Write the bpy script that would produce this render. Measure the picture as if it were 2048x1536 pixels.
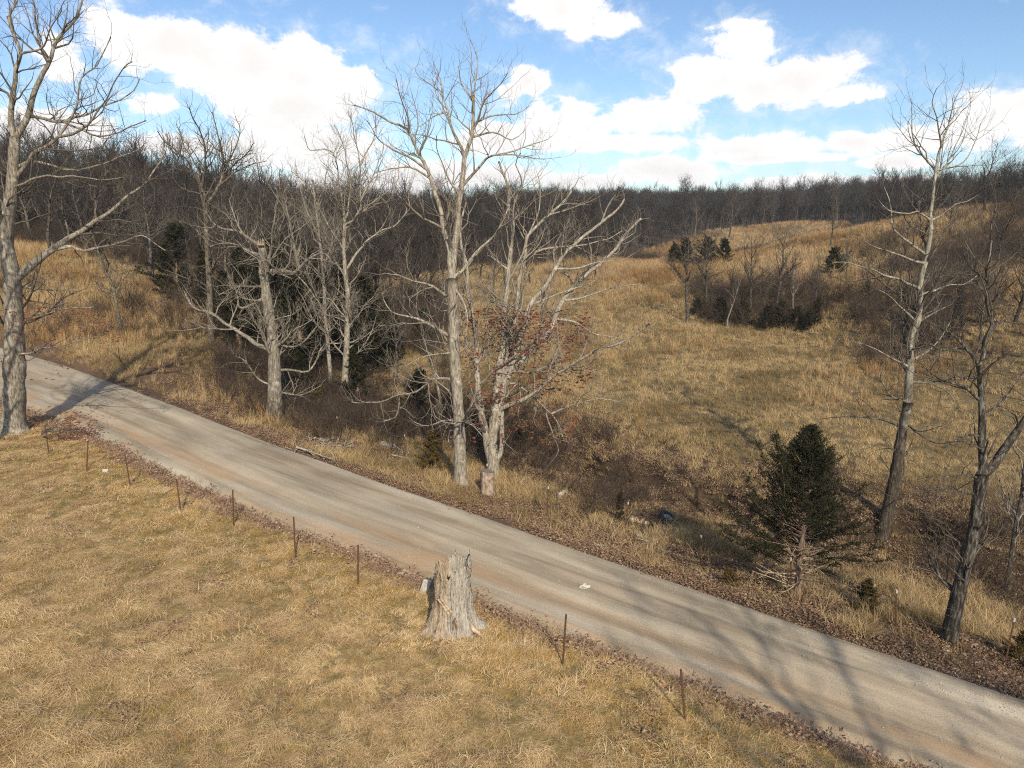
import bpy, math, random
import numpy as np
from mathutils import Vector, Matrix

for o in list(bpy.data.objects):
    bpy.data.objects.remove(o)
random.seed(7)
RNG = np.random.default_rng(7)
scene = bpy.context.scene
COL = scene.collection

# ------------------------------------------------------------------ camera
F = 1400.0                      # focal length in pixels of the 2048 px wide photograph
CAM_H = 9.0
PITCH = math.atan(328.0 / F)
SP, CP = math.sin(PITCH), math.cos(PITCH)
cam_data = bpy.data.cameras.new('camera')
cam_data.sensor_width = 36.0
cam_data.lens = 36.0 * F / 2048.0
cam_data.clip_start = 0.1
cam_data.clip_end = 6000
cam = bpy.data.objects.new('camera', cam_data)
cam.location = (0, 0, CAM_H)
cam.rotation_euler = (math.pi / 2 - PITCH, 0, 0)
COL.objects.link(cam)
scene.camera = cam


def ray(px, py):
    a = (px - 1024.0) / F
    b = -(py - 768.0) / F
    return np.array([a, CP + b * SP, -SP + b * CP])


def at_y(px, py, Y):
    d = ray(px, py)
    return np.array([0, 0, CAM_H]) + d * (Y / d[1])


def at_z(px, py, z):
    d = ray(px, py)
    return np.array([0, 0, CAM_H]) + d * ((z - CAM_H) / d[2])


# ------------------------------------------------------------------ world: sky with cumulus, sun
SUN_AZ = math.radians(166)      # clockwise from +Y
SUN_EL = math.radians(35)
world = bpy.data.worlds.new('World')
scene.world = world
world.use_nodes = True
world.cycles.sampling_method = 'NONE'
wn = world.node_tree.nodes
wl = world.node_tree.links
wn.clear()


def wnode(t, **kw):
    n = wn.new(t)
    for k, v in kw.items():
        setattr(n, k, v)
    return n


def wmath(op, a, b=None, c=None, clamp=False):
    n = wnode('ShaderNodeMath', operation=op, use_clamp=clamp)
    for i, v in enumerate((a, b, c)):
        if v is None:
            continue
        if isinstance(v, (int, float)):
            n.inputs[i].default_value = v
        else:
            wl.new(v, n.inputs[i])
    return n.outputs[0]


def wvec(op, a, b=None):
    n = wnode('ShaderNodeVectorMath', operation=op)
    for i, v in enumerate((a, b)):
        if v is None:
            continue
        if isinstance(v, tuple):
            n.inputs[i].default_value = v
        else:
            wl.new(v, n.inputs[i])
    return n


tc = wnode('ShaderNodeTexCoord')
sep = wnode('ShaderNodeSeparateXYZ')
nrm = wvec('NORMALIZE', tc.outputs['Generated'])
wl.new(nrm.outputs[0], sep.inputs[0])
az = wmath('ARCTAN2', sep.outputs[0], sep.outputs[1])
el = wmath('ARCSINE', sep.outputs[2])
comb = wnode('ShaderNodeCombineXYZ')
wl.new(az, comb.inputs[0])
wl.new(el, comb.inputs[1])
AE = comb.outputs[0]


def wnoise(vec, scale, detail, rough, dist=0.0, off=(0, 0, 0), stretch=(1, 1, 1)):
    m = wnode('ShaderNodeMapping')
    m.inputs['Location'].default_value = off
    m.inputs['Scale'].default_value = stretch
    wl.new(vec, m.inputs[0])
    n = wnode('ShaderNodeTexNoise')
    n.inputs['Scale'].default_value = scale
    n.inputs['Detail'].default_value = detail
    n.inputs['Roughness'].default_value = rough
    n.inputs['Distortion'].default_value = dist
    wl.new(m.outputs[0], n.inputs['Vector'])
    return n.outputs['Fac']


n_big = wnoise(AE, 7.0, 4, 0.55, 0.2, (3.1, 0.7, 0), (1, 1.7, 1))
n_fine = wnoise(AE, 20.0, 6, 0.66, 0.3, (1.3, 4.2, 0), (1, 1.35, 1))

# cumulus clouds: pixel centre and half sizes in the photograph -> direction on the sky
CLOUDS = [
    (330, 95, 175, 80), (480, 140, 200, 95), (610, 150, 170, 95), (230, 50, 90, 60), (560, 225, 190, 70),
    (700, 165, 80, 60), (620, 300, 190, 75), (120, 110, 60, 60), (300, 205, 95, 32), (120, 260, 200, 55),
    (690, 370, 220, 50), (330, 290, 140, 30),
    (1120, 20, 120, 45), (1205, 55, 85, 40), (1060, 160, 50, 40), (1020, 180, 30, 20),
    (1480, 90, 95, 62), (1440, 150, 150, 70), (1560, 165, 200, 58), (1700, 190, 90, 32), 
    (1130, 245, 170, 62), (1290, 235, 140, 50), (980, 270, 110, 45), (1200, 285, 220, 25),
    (1560, 290, 190, 36), (1480, 300, 110, 26), (1700, 285, 110, 26), (1560, 315, 220, 15),
    (1960, 250, 130, 75), (1850, 280, 140, 45), (2080, 240, 130, 80), (1800, 325, 130, 20),
    (1320, 345, 180, 34), (1180, 360, 160, 22), (1600, 365, 190, 20), (1000, 350, 140, 22), (1800, 360, 160, 15),
    (850, 350, 120, 40), (1150, 30, 60, 34),
]
acc = None
for (cx, cy, hx, hy) in CLOUDS:
    d = ray(cx, cy)
    d = d / np.linalg.norm(d)
    caz, cel = math.atan2(d[0], d[1]), math.asin(d[2])
    dx = ray(cx + hx, cy); dy = ray(cx, cy - hy)
    rx = abs(math.atan2(dx[0], dx[1]) - caz)
    ry = abs(math.asin((dy / np.linalg.norm(dy))[2]) - cel)
    m = wnode('ShaderNodeVectorMath', operation='MULTIPLY_ADD')
    wl.new(AE, m.inputs[0])
    m.inputs[1].default_value = (1 / rx, 1 / ry, 0)
    m.inputs[2].default_value = (-caz / rx, -cel / ry, 0)
    v = wvec('LENGTH', m.outputs[0]).outputs[1]
    acc = v if acc is None else wmath('SMOOTH_MIN', acc, v, 0.22)
acc = wmath('SUBTRACT', 1.0, acc)
# the same broken cumulus goes on all round, outside the part of the sky in view
gen = wmath('MULTIPLY', wmath('SUBTRACT', wnoise(nrm.outputs[0], 4.0, 3, 0.5, 0.2, (5, 1, 2), (1, 1, 2.2)), 0.52), 7.0)
away = wmath('SMOOTH_MIN', wmath('MULTIPLY', wmath('SUBTRACT', wmath('ABSOLUTE', az), 0.72), 6.0), 1.0, 0.1)
gen = wmath('SUBTRACT', wmath('ADD', gen, away), 1.0)
acc = wmath('MAXIMUM', acc, gen)
dens = wmath('ADD', acc, wmath('MULTIPLY', wmath('SUBTRACT', n_big, 0.5), 1.2))
dens = wmath('ADD', dens, wmath('MULTIPLY', wmath('SUBTRACT', n_fine, 0.5), 1.75))
mr = wnode('ShaderNodeMapRange', interpolation_type='SMOOTHSTEP')
wl.new(dens, mr.inputs['Value'])
mr.inputs['From Min'].default_value = 0.05
mr.inputs['From Max'].default_value = 0.40
cloud_mask = mr.outputs[0]
# thin veil between the clouds
veil = wnode('ShaderNodeMapRange', interpolation_type='SMOOTHSTEP')
wl.new(wmath('ADD', wmath('MULTIPLY', n_fine, 1.0), wmath('MULTIPLY', dens, 0.35)), veil.inputs['Value'])
veil.inputs['From Min'].default_value = 0.28
veil.inputs['From Max'].default_value = 1.0
veil.inputs['To Max'].default_value = 0.55
mask = wmath('MAXIMUM', cloud_mask, veil.outputs[0])
sky = wnode('ShaderNodeTexSky', sky_type='NISHITA')
sky.sun_disc = False
sky.sun_elevation = SUN_EL
sky.sun_rotation = SUN_AZ
sky.altitude = 300
sky.air_density = 1.0
sky.dust_density = 0.6
sky.ozone_density = 2.0
# cloud body: bright, a little greyer and creamier where it is thick
shade = wnode('ShaderNodeMapRange')
wl.new(wmath('ADD', wmath('MULTIPLY', dens, 0.35), wmath('MULTIPLY', n_big, 0.9)), shade.inputs['Value'])
shade.inputs['From Min'].default_value = 0.45
shade.inputs['From Max'].default_value = 0.90
cmix = wnode('ShaderNodeMix', data_type='RGBA')
wl.new(shade.outputs[0], cmix.inputs['Factor'])
cmix.inputs['A'].default_value = (11.2, 11.1, 11.0, 1)
cmix.inputs['B'].default_value = (9.7, 9.4, 9.15, 1)
smix = wnode('ShaderNodeMix', data_type='RGBA')
wl.new(mask, smix.inputs['Factor'])
gain = wvec('MULTIPLY', sky.outputs[0], (1.22, 1.36, 1.48))
wl.new(gain.outputs[0], smix.inputs['A'])
wl.new(cmix.outputs['Result'], smix.inputs['B'])
bg = wnode('ShaderNodeBackground')
wl.new(smix.outputs['Result'], bg.inputs['Color'])
bg.inputs['Strength'].default_value = 0.086
wo = wnode('ShaderNodeOutputWorld')
wl.new(bg.outputs[0], wo.inputs[0])

sun_data = bpy.data.lights.new('sun', 'SUN')
sun_data.energy = 5.0
sun_data.angle = math.radians(0.6)
sun_data.color = (1.0, 0.90, 0.72)
sun = bpy.data.objects.new('sun', sun_data)
sd = Vector((math.sin(SUN_AZ) * math.cos(SUN_EL), math.cos(SUN_AZ) * math.cos(SUN_EL), math.sin(SUN_EL)))
sun.rotation_euler = sd.to_track_quat('Z', 'Y').to_euler()
sun.location = (10, -40, 40)
COL.objects.link(sun)

scene.view_settings.view_transform = 'Standard'
scene.view_settings.look = 'None'
scene.view_settings.gamma = 1.0
scene.view_settings.exposure = 0.26
scene.view_settings.use_curve_mapping = False
scene.render.engine = 'CYCLES'
scene.cycles.max_bounces = 3
scene.cycles.diffuse_bounces = 1
scene.cycles.glossy_bounces = 2
scene.cycles.transmission_bounces = 2
scene.cycles.transparent_max_bounces = 4
scene.cycles.use_denoising = False
scene.cycles.pixel_filter_type = 'BLACKMAN_HARRIS'
scene.cycles.filter_width = 1.1
scene.cycles.use_adaptive_sampling = False
scene.cycles.use_light_tree = False


# ------------------------------------------------------------------ helpers
def tag(o, label=None, cat=None, group=None, kind=None):
    if label: o['label'] = label
    if cat: o['category'] = cat
    if group: o['group'] = group
    if kind: o['kind'] = kind
    return o


def empty(name, loc, rz=0.0):
    o = bpy.data.objects.new(name, None)
    o.location = loc
    o.rotation_euler = (0, 0, rz)
    o.empty_display_size = 0.2
    COL.objects.link(o)
    return o


class MB:
    """collects vertices and polygons (numpy) and links them as one mesh object"""
    def __init__(self):
        self.v = []; self.f4 = []; self.f3 = []; self.n = 0

    def add(self, v, f4=None, f3=None):
        v = np.asarray(v, dtype=np.float64)
        self.v.append(v)
        if f4 is not None and len(f4): self.f4.append(np.asarray(f4, dtype=np.int64) + self.n)
        if f3 is not None and len(f3): self.f3.append(np.asarray(f3, dtype=np.int64) + self.n)
        self.n += len(v)

    def tube(self, P, R, k=6, cap=False, ang0=0.0):
        P = np.asarray(P, float); R = np.asarray(R, float)
        n = len(P)
        T = np.empty_like(P)
        T[1:-1] = P[2:] - P[:-2]; T[0] = P[1] - P[0]; T[-1] = P[-1] - P[-2]
        T /= (np.linalg.norm(T, axis=1)[:, None] + 1e-12)
        m = T.mean(0)
        ref = np.array([1.0, 0, 0]) if abs(m[0]) < 0.6 * np.linalg.norm(m) + 1e-9 else np.array([0, 1.0, 0])
        N = np.cross(T, ref); N /= (np.linalg.norm(N, axis=1)[:, None] + 1e-12)
        B = np.cross(T, N)
        a = np.arange(k) * (2 * math.pi / k) + ang0
        ring = P[:, None, :] + R[:, None, None] * (np.cos(a)[None, :, None] * N[:, None, :] + np.sin(a)[None, :, None] * B[:, None, :])
        f = _tube_faces(n, k)
        v = ring.reshape(-1, 3)
        f3 = None
        if cap:
            v = np.vstack([v, P[0], P[-1]])
            i = np.arange(k); j = (i + 1) % k
            f3 = np.vstack([np.stack([np.full(k, n * k), i, j], 1), np.stack([np.full(k, n * k + 1), (n - 1) * k + j, (n - 1) * k + i], 1)])
        self.add(v, f, f3)

    def box(self, c, s, rot=None):
        c = np.array(c, float); s = np.array(s, float) / 2
        v = np.array([[x, y, z] for x in (-1, 1) for y in (-1, 1) for z in (-1, 1)], float) * s
        if rot is not None: v = v @ np.array(rot.to_3x3()).T
        f = [(0, 1, 3, 2), (4, 6, 7, 5), (0, 4, 5, 1), (2, 3, 7, 6), (0, 2, 6, 4), (1, 5, 7, 3)]
        self.add(v + c, f)

    def mesh(self, name, mat, smooth=True):
        me = bpy.data.meshes.new(name)
        v = np.vstack(self.v) if self.v else np.zeros((0, 3))
        f4 = np.vstack(self.f4) if self.f4 else np.zeros((0, 4), np.int64)
        f3 = np.vstack(self.f3) if self.f3 else np.zeros((0, 3), np.int64)
        me.vertices.add(len(v))
        me.vertices.foreach_set('co', v.astype(np.float32).ravel())
        loops = np.concatenate([f4.ravel(), f3.ravel()]).astype(np.int32)
        tot = np.concatenate([np.full(len(f4), 4), np.full(len(f3), 3)]).astype(np.int32)
        st = np.concatenate([[0], np.cumsum(tot)[:-1]]).astype(np.int32) if len(tot) else np.zeros(0, np.int32)
        me.loops.add(len(loops))
        me.loops.foreach_set('vertex_index', loops)
        me.polygons.add(len(tot))
        me.polygons.foreach_set('loop_start', st)
        if len(tot): me.polygons.foreach_set('use_smooth', np.full(len(tot), smooth))
        me.update(calc_edges=True)
        me.validate()
        if mat: me.materials.append(mat)
        return me

    def build(self, name, mat, parent=None, loc=(0, 0, 0), smooth=True):
        o = bpy.data.objects.new(name, self.mesh(name, mat, smooth))
        COL.objects.link(o)
        o.location = loc
        o.parent = parent
        return o


_TF = {}


def _tube_faces(n, k):
    if (n, k) not in _TF:
        i = np.arange(n - 1)[:, None]; j = np.arange(k)[None, :]
        a = i * k + j; b = i * k + (j + 1) % k
        _TF[(n, k)] = np.stack([a, b, b + k, a + k], -1).reshape(-1, 4)
    return _TF[(n, k)]


def hash_noise(x, y, seed=0):
    """smooth value noise on numpy arrays, 0..1"""
    def h(i, j):
        n = (i * 374761393 + j * 668265263 + seed * 974634777) & 0x7fffffff
        n = ((n ^ (n >> 13)) * 1274126177) & 0x7fffffff
        return ((n ^ (n >> 16)) & 0xffff) / 65535.0
    xi = np.floor(x).astype(np.int64); yi = np.floor(y).astype(np.int64)
    fx = x - xi; fy = y - yi
    fx = fx * fx * (3 - 2 * fx); fy = fy * fy * (3 - 2 * fy)
    return (h(xi, yi) * (1 - fx) + h(xi + 1, yi) * fx) * (1 - fy) + (h(xi, yi + 1) * (1 - fx) + h(xi + 1, yi + 1) * fx) * fy


def fbm(x, y, octv=4, seed=0):
    s = 0; a = 0.5; t = 0
    for i in range(octv):
        s = s + a * hash_noise(x * 2 ** i, y * 2 ** i, seed + i); t += a; a *= 0.5
    return s / t


def sstep(a, b, x):
    t = np.clip((x - a) / (b - a), 0, 1)
    return t * t * (3 - 2 * t)


# ------------------------------------------------------------------ materials
def new_mat(name):
    m = bpy.data.materials.new(name)
    m.use_nodes = True
    nt = m.node_tree
    nt.nodes.clear()
    out = nt.nodes.new('ShaderNodeOutputMaterial')
    b = nt.nodes.new('ShaderNodeBsdfPrincipled')
    b.inputs['Roughness'].default_value = 0.85
    b.inputs['Specular IOR Level'].default_value = 0.2
    nt.links.new(b.outputs[0], out.inputs[0])
    return m, nt, b


def N_(nt, t, **kw):
    n = nt.nodes.new(t)
    for k, v in kw.items(): setattr(n, k, v)
    return n


def noise_(nt, vec, scale, detail=4, rough=0.55, stretch=None, dist=0.0):
    if stretch:
        mp = N_(nt, 'ShaderNodeMapping'); mp.inputs['Scale'].default_value = stretch
        nt.links.new(vec, mp.inputs[0]); vec = mp.outputs[0]
    n = N_(nt, 'ShaderNodeTexNoise')
    n.inputs['Scale'].default_value = scale; n.inputs['Detail'].default_value = detail
    n.inputs['Roughness'].default_value = rough; n.inputs['Distortion'].default_value = dist
    nt.links.new(vec, n.inputs['Vector'])
    return n.outputs['Fac']


def ramp_(nt, fac, stops, interp='LINEAR'):
    r = N_(nt, 'ShaderNodeValToRGB')
    r.color_ramp.interpolation = interp
    e = r.color_ramp.elements
    while len(e) < len(stops): e.new(0.5)
    for i, (p, c) in enumerate(stops):
        e[i].position = p
        e[i].color = (*c, 1) if len(c) == 3 else c
    nt.links.new(fac, r.inputs[0])
    return r.outputs[0]


def mix_(nt, fac, a, b, mode='MIX'):
    n = N_(nt, 'ShaderNodeMix', data_type='RGBA', blend_type=mode)
    for k, v in (('Factor', fac), ('A', a), ('B', b)):
        if isinstance(v, (int, float)): n.inputs[k].default_value = v
        elif isinstance(v, tuple): n.inputs[k].default_value = (*v, 1)
        else: nt.links.new(v, n.inputs[k])
    return n.outputs['Result']


def range_(nt, v, a, b, c=0.0, d=1.0):
    n = N_(nt, 'ShaderNodeMapRange', interpolation_type='SMOOTHSTEP')
    nt.links.new(v, n.inputs[0])
    for i, x in enumerate((a, b, c, d)): n.inputs[i + 1].default_value = x
    return n.outputs[0]


def bump_(nt, b, h, strength, dist):
    n = N_(nt, 'ShaderNodeBump')
    n.inputs['Strength'].default_value = strength; n.inputs['Distance'].default_value = dist
    nt.links.new(h, n.inputs['Height']); nt.links.new(n.outputs[0], b.inputs['Normal'])


def mat_bark(name, dark, mid, pale, lichen=0.5, furrow=18.0, foot=None):
    m, nt, b = new_mat(name)
    co = N_(nt, 'ShaderNodeTexCoord').outputs['Object']
    n1 = noise_(nt, co, furrow, 5, 0.65, (1, 1, 0.22))
    n2 = noise_(nt, co, 3.0, 4, 0.6)
    n3 = noise_(nt, co, 11.0, 3, 0.6)
    c = ramp_(nt, n1, [(0.34, dark), (0.5, mid), (0.68, pale)])
    li = range_(nt, n2, 0.62 - 0.22 * lichen, 0.78 - 0.16 * lichen)
    c = mix_(nt, li, c, mix_(nt, n3, pale, tuple(min(1, x * 1.25) for x in pale)))
    if foot:                                         # rough dark bark below, smooth pale bark above
        sp = N_(nt, 'ShaderNodeSeparateXYZ'); nt.links.new(co, sp.inputs[0])
        ad = N_(nt, 'ShaderNodeMath', operation='MULTIPLY_ADD'); ad.inputs[1].default_value = 5.0
        nt.links.new(n2, ad.inputs[0]); nt.links.new(sp.outputs[2], ad.inputs[2])
        c = mix_(nt, range_(nt, ad.outputs[0], foot[0], foot[1]), ramp_(nt, n1, [(0.34, (0.02, 0.015, 0.011)), (0.5, (0.055, 0.042, 0.03)), (0.68, (0.12, 0.10, 0.078))]), c)
    nt.links.new(c, b.inputs['Base Color'])
    bump_(nt, b, n1, 0.7, 0.03)
    return m


M_BARK_PALE = mat_bark('bark_pale', (0.09, 0.073, 0.055), (0.235, 0.20, 0.155), (0.39, 0.35, 0.29), 0.3)
M_BARK_GREY = mat_bark('bark_grey', (0.06, 0.05, 0.038), (0.17, 0.145, 0.112), (0.31, 0.28, 0.23), 0.4)
M_BARK_OAK = mat_bark('bark_oak', (0.035, 0.028, 0.02), (0.105, 0.086, 0.062), (0.24, 0.21, 0.16), 0.25)
M_BARK_DARK = mat_bark('bark_dark', (0.016, 0.012, 0.009), (0.045, 0.036, 0.028), (0.19, 0.18, 0.155), 0.05)
M_BARK_SYC = mat_bark('bark_sycamore', (0.102, 0.085, 0.0595), (0.221, 0.1997, 0.153), (0.323, 0.3017, 0.2465), 0.5, foot=(5.0, 11.0))
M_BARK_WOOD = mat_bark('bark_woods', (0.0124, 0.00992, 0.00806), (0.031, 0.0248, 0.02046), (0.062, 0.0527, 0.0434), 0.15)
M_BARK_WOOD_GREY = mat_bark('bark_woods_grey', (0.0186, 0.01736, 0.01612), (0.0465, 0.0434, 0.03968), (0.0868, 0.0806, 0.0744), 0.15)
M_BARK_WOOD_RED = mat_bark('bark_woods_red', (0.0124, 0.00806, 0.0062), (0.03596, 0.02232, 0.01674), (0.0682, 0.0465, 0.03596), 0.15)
M_BARK_CEDAR = mat_bark('bark_cedar', (0.06, 0.04, 0.03), (0.17, 0.115, 0.08), (0.30, 0.23, 0.17), 0.1)
M_DEADWOOD = mat_bark('dead_branch', (0.16, 0.11, 0.07), (0.38, 0.28, 0.18), (0.52, 0.42, 0.30), 0.2)
M_FALLEN = mat_bark('fallen_wood', (0.12, 0.10, 0.075), (0.26, 0.225, 0.18), (0.40, 0.36, 0.30), 0.4)
M_TWIG_PALE = mat_bark('twig_pale', (0.12, 0.098, 0.074), (0.195, 0.163, 0.128), (0.27, 0.237, 0.19), 0.2, 8.0)
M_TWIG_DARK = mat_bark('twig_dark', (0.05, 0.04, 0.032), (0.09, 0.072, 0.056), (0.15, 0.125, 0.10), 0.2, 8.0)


def mat_leaf(name, cols, trans=0.25, loc_scale=0.0, rough=0.7, lw=0.5):
    """foliage: colour varies from instance to instance and from piece to piece"""
    m, nt, b = new_mat(name)
    oi = N_(nt, 'ShaderNodeObjectInfo')
    geo = N_(nt, 'ShaderNodeNewGeometry')
    add = N_(nt, 'ShaderNodeMath', operation='ADD')
    mul = N_(nt, 'ShaderNodeMath', operation='MULTIPLY'); mul.inputs[1].default_value = 1 - lw
    nt.links.new(geo.outputs['Random Per Island'], mul.inputs[0])
    mul2 = N_(nt, 'ShaderNodeMath', operation='MULTIPLY')
    mul2.inputs[1].default_value = lw
    if loc_scale:
        nz = noise_(nt, oi.outputs['Location'], loc_scale, 3, 0.6)
        nt.links.new(range_(nt, nz, 0.3, 0.7), mul2.inputs[0])
    else:
        nt.links.new(oi.outputs['Random'], mul2.inputs[0])
    nt.links.new(mul.outputs[0], add.inputs[0]); nt.links.new(mul2.outputs[0], add.inputs[1])
    n = len(cols)
    c = ramp_(nt, add.outputs[0], [(i / (n - 1) if n > 1 else 0, cc) for i, cc in enumerate(cols)])
    nt.links.new(c, b.inputs['Base Color'])
    b.inputs['Roughness'].default_value = rough
    if trans > 0:
        tr = N_(nt, 'ShaderNodeBsdfTranslucent')
        nt.links.new(c, tr.inputs['Color'])
        mx = N_(nt, 'ShaderNodeMixShader'); mx.inputs[0].default_value = trans
        nt.links.new(b.outputs[0], mx.inputs[1]); nt.links.new(tr.outputs[0], mx.inputs[2])
        out = [x for x in nt.nodes if x.type == 'OUTPUT_MATERIAL'][0]
        nt.links.new(mx.outputs[0], out.inputs[0])
    return m


M_GRASS = mat_leaf('dry_field_grass', [(0.462, 0.3049, 0.1223), (0.6405, 0.4398, 0.1968), (0.7665, 0.5598, 0.2873), (0.8715, 0.6647, 0.3989), (0.6405, 0.3998, 0.1809), (0.92, 0.7597, 0.5214)], 0.3, 0.7)
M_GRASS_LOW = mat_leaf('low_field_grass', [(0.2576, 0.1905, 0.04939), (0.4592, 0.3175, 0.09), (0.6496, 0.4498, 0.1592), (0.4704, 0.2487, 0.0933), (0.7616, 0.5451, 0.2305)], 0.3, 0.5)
M_GRASS_TAN = mat_leaf('bank_field_grass', [(0.275, 0.1887, 0.09184), (0.462, 0.3199, 0.168), (0.616, 0.4456, 0.252), (0.385, 0.2149, 0.112), (0.748, 0.5611, 0.3584)], 0.3, 0.5)
M_PASTURE = mat_leaf('pasture_grass', [(0.0969, 0.07616, 0.0324), (0.2508, 0.1736, 0.0756), (0.4446, 0.3136, 0.1512), (0.57, 0.42, 0.2214), (0.2736, 0.1624, 0.0702)], 0.3, 0.25, lw=0.6)
M_SEDGE = mat_leaf('broomsedge', [(0.12, 0.06, 0.026), (0.30, 0.165, 0.068), (0.47, 0.30, 0.135), (0.60, 0.445, 0.26), (0.29, 0.145, 0.06)], 0.3, 0.09, lw=0.62)
M_LITTER = mat_leaf('leaf_litter', [(0.0615, 0.0369, 0.0246), (0.1804, 0.1107, 0.0656), (0.2788, 0.1845, 0.1107), (0.123, 0.0615, 0.0369), (0.3608, 0.2788, 0.1968), (0.2296, 0.1025, 0.0492)], 0.1)
M_WEED = mat_leaf('bank_weeds', [(0.13, 0.075, 0.05), (0.26, 0.16, 0.105), (0.38, 0.26, 0.17), (0.20, 0.10, 0.065)], 0.15)
M_BRUSH = mat_leaf('brush_twigs', [(0.02925, 0.0208, 0.0156), (0.078, 0.0572, 0.0416), (0.052, 0.0312, 0.0221), (0.1105, 0.08775, 0.065)], 0.0)
M_REDLEAF = mat_leaf('oak_leaves', [(0.12, 0.038, 0.022), (0.20, 0.06, 0.033), (0.16, 0.062, 0.038)], 0.3)
M_CEDAR = mat_leaf('cedar_foliage', [(0.009, 0.011, 0.004), (0.019, 0.020, 0.007), (0.034, 0.031, 0.012), (0.030, 0.020, 0.010)], 0.1)
M_CEDAR_BROWN = mat_leaf('cedar_winter_foliage', [(0.045, 0.040, 0.012), (0.085, 0.060, 0.018), (0.12, 0.075, 0.022), (0.06, 0.045, 0.016)], 0.15)
M_GRAVEL = mat_leaf('gravel_stone', [(0.26, 0.225, 0.18), (0.36, 0.32, 0.265), (0.50, 0.46, 0.40)], 0.0)


def mat_ground():
    m, nt, b = new_mat('ground_earth')
    at = N_(nt, 'ShaderNodeVertexColor'); at.layer_name = 'soil'
    co = N_(nt, 'ShaderNodeTexCoord').outputs['Object']
    n1 = noise_(nt, co, 0.6, 6, 0.65)
    n2 = noise_(nt, co, 7.0, 5, 0.7)
    v = ramp_(nt, n1, [(0.3, (0.72, 0.72, 0.72)), (0.7, (1.2, 1.18, 1.12))])
    c = mix_(nt, 1.0, at.outputs['Color'], v, 'MULTIPLY')
    v2 = ramp_(nt, n2, [(0.3, (0.6, 0.58, 0.55)), (0.7, (1.3, 1.3, 1.3))])
    c = mix_(nt, 1.0, c, v2, 'MULTIPLY')
    nt.links.new(c, b.inputs['Base Color'])
    b.inputs['Roughness'].default_value = 1.0
    bump_(nt, b, n2, 0.8, 0.08)
    return m


def mat_road():
    m, nt, b = new_mat('gravel_road')
    uv = N_(nt, 'ShaderNodeUVMap').outputs[0]
    co = N_(nt, 'ShaderNodeTexCoord').outputs['Object']
    sp = N_(nt, 'ShaderNodeSeparateXYZ'); nt.links.new(uv, sp.inputs[0])
    streak = noise_(nt, uv, 3.2, 5, 0.62, (0.045, 2.6, 1), 0.4)
    patch = noise_(nt, co, 0.35, 4, 0.6)
    fine = noise_(nt, co, 34.0, 3, 0.7)
    speck = N_(nt, 'ShaderNodeTexVoronoi'); speck.inputs['Scale'].default_value = 15.0
    nt.links.new(co, speck.inputs['Vector'])
    c = ramp_(nt, streak, [(0.34, (0.205, 0.165, 0.118)), (0.49, (0.30, 0.25, 0.182)), (0.66, (0.385, 0.332, 0.255))])
    # red clay shows through near the field side
    clay = N_(nt, 'ShaderNodeMath', operation='MULTIPLY')
    cl_v = ramp_(nt, sp.outputs[1], [(0.0, (0, 0, 0)), (0.08, (0.6, 0.6, 0.6)), (0.20, (0.9, 0.9, 0.9)), (0.36, (0.15, 0.15, 0.15)), (0.62, (0.2, 0.2, 0.2)), (0.85, (0, 0, 0))])
    cl_n = range_(nt, noise_(nt, uv, 2.0, 5, 0.6, (0.09, 2.2, 1), 0.6), 0.40, 0.66)
    nt.links.new(cl_v, clay.inputs[0]); nt.links.new(cl_n, clay.inputs[1])
    c = mix_(nt, clay.outputs[0], c, (0.40, 0.25, 0.135))
    pv = ramp_(nt, patch, [(0.3, (0.88, 0.88, 0.88)), (0.7, (1.1, 1.1, 1.1))])
    c = mix_(nt, 1.0, c, pv, 'MULTIPLY')
    fv = ramp_(nt, fine, [(0.25, (0.72, 0.72, 0.72)), (0.75, (1.24, 1.24, 1.24))])
    c = mix_(nt, 1.0, c, fv, 'MULTIPLY')
    # loose pale gravel along the edges
    ed = ramp_(nt, sp.outputs[1], [(0.0, (1, 1, 1)), (0.09, (0.6, 0.6, 0.6)), (0.15, (0, 0, 0)), (0.84, (0, 0, 0)), (0.93, (0.6, 0.6, 0.6)), (1.0, (1, 1, 1))])
    en = N_(nt, 'ShaderNodeMath', operation='MULTIPLY')
    nt.links.new(ed, en.inputs[0]); nt.links.new(range_(nt, noise_(nt, co, 0.8, 6, 0.75), 0.5, 0.8), en.inputs[1])
    c = mix_(nt, en.outputs[0], c, mix_(nt, fine, (0.22, 0.20, 0.17), (0.50, 0.47, 0.42)))
    nt.links.new(c, b.inputs['Base Color'])
    b.inputs['Roughness'].default_value = 0.95
    hh = mix_(nt, 0.5, fine, streak)
    bump_(nt, b, hh, 0.55, 0.03)
    return m


M_GROUND = mat_ground()
M_ROAD = mat_road()

# ------------------------------------------------------------------ terrain
def road_z(px):
    return 0.30 - 1.0 * px / 2048.0


NEAR_PX = [(-420, 690), (-200, 738), (0, 795), (51, 812), (120, 840), (171, 864), (239, 891), (308, 920), (376, 950), (460, 992), (600, 1056), (700, 1099), (785, 1122), (854, 1145), (967, 1193), (1008, 1208), (1110, 1246), (1213, 1286), (1298, 1318), (1397, 1352), (1450, 1380), (1553, 1418), (1656, 1457), (1758, 1496), (1854, 1534), (2150, 1650), (2500, 1790)]
FAR_PX = [(-400, 622), (-150, 660), (51, 713), (137, 740), (205, 764), (308, 802), (376, 829), (444, 857), (513, 878), (600, 913), (717, 955), (834, 998), (895, 1015), (953, 1037), (1012, 1059), (1076, 1080), (1213, 1127), (1298, 1155), (1397, 1187), (1540, 1237), (1700, 1290), (1850, 1342), (2048, 1405), (2350, 1505), (2750, 1640)]


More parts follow.
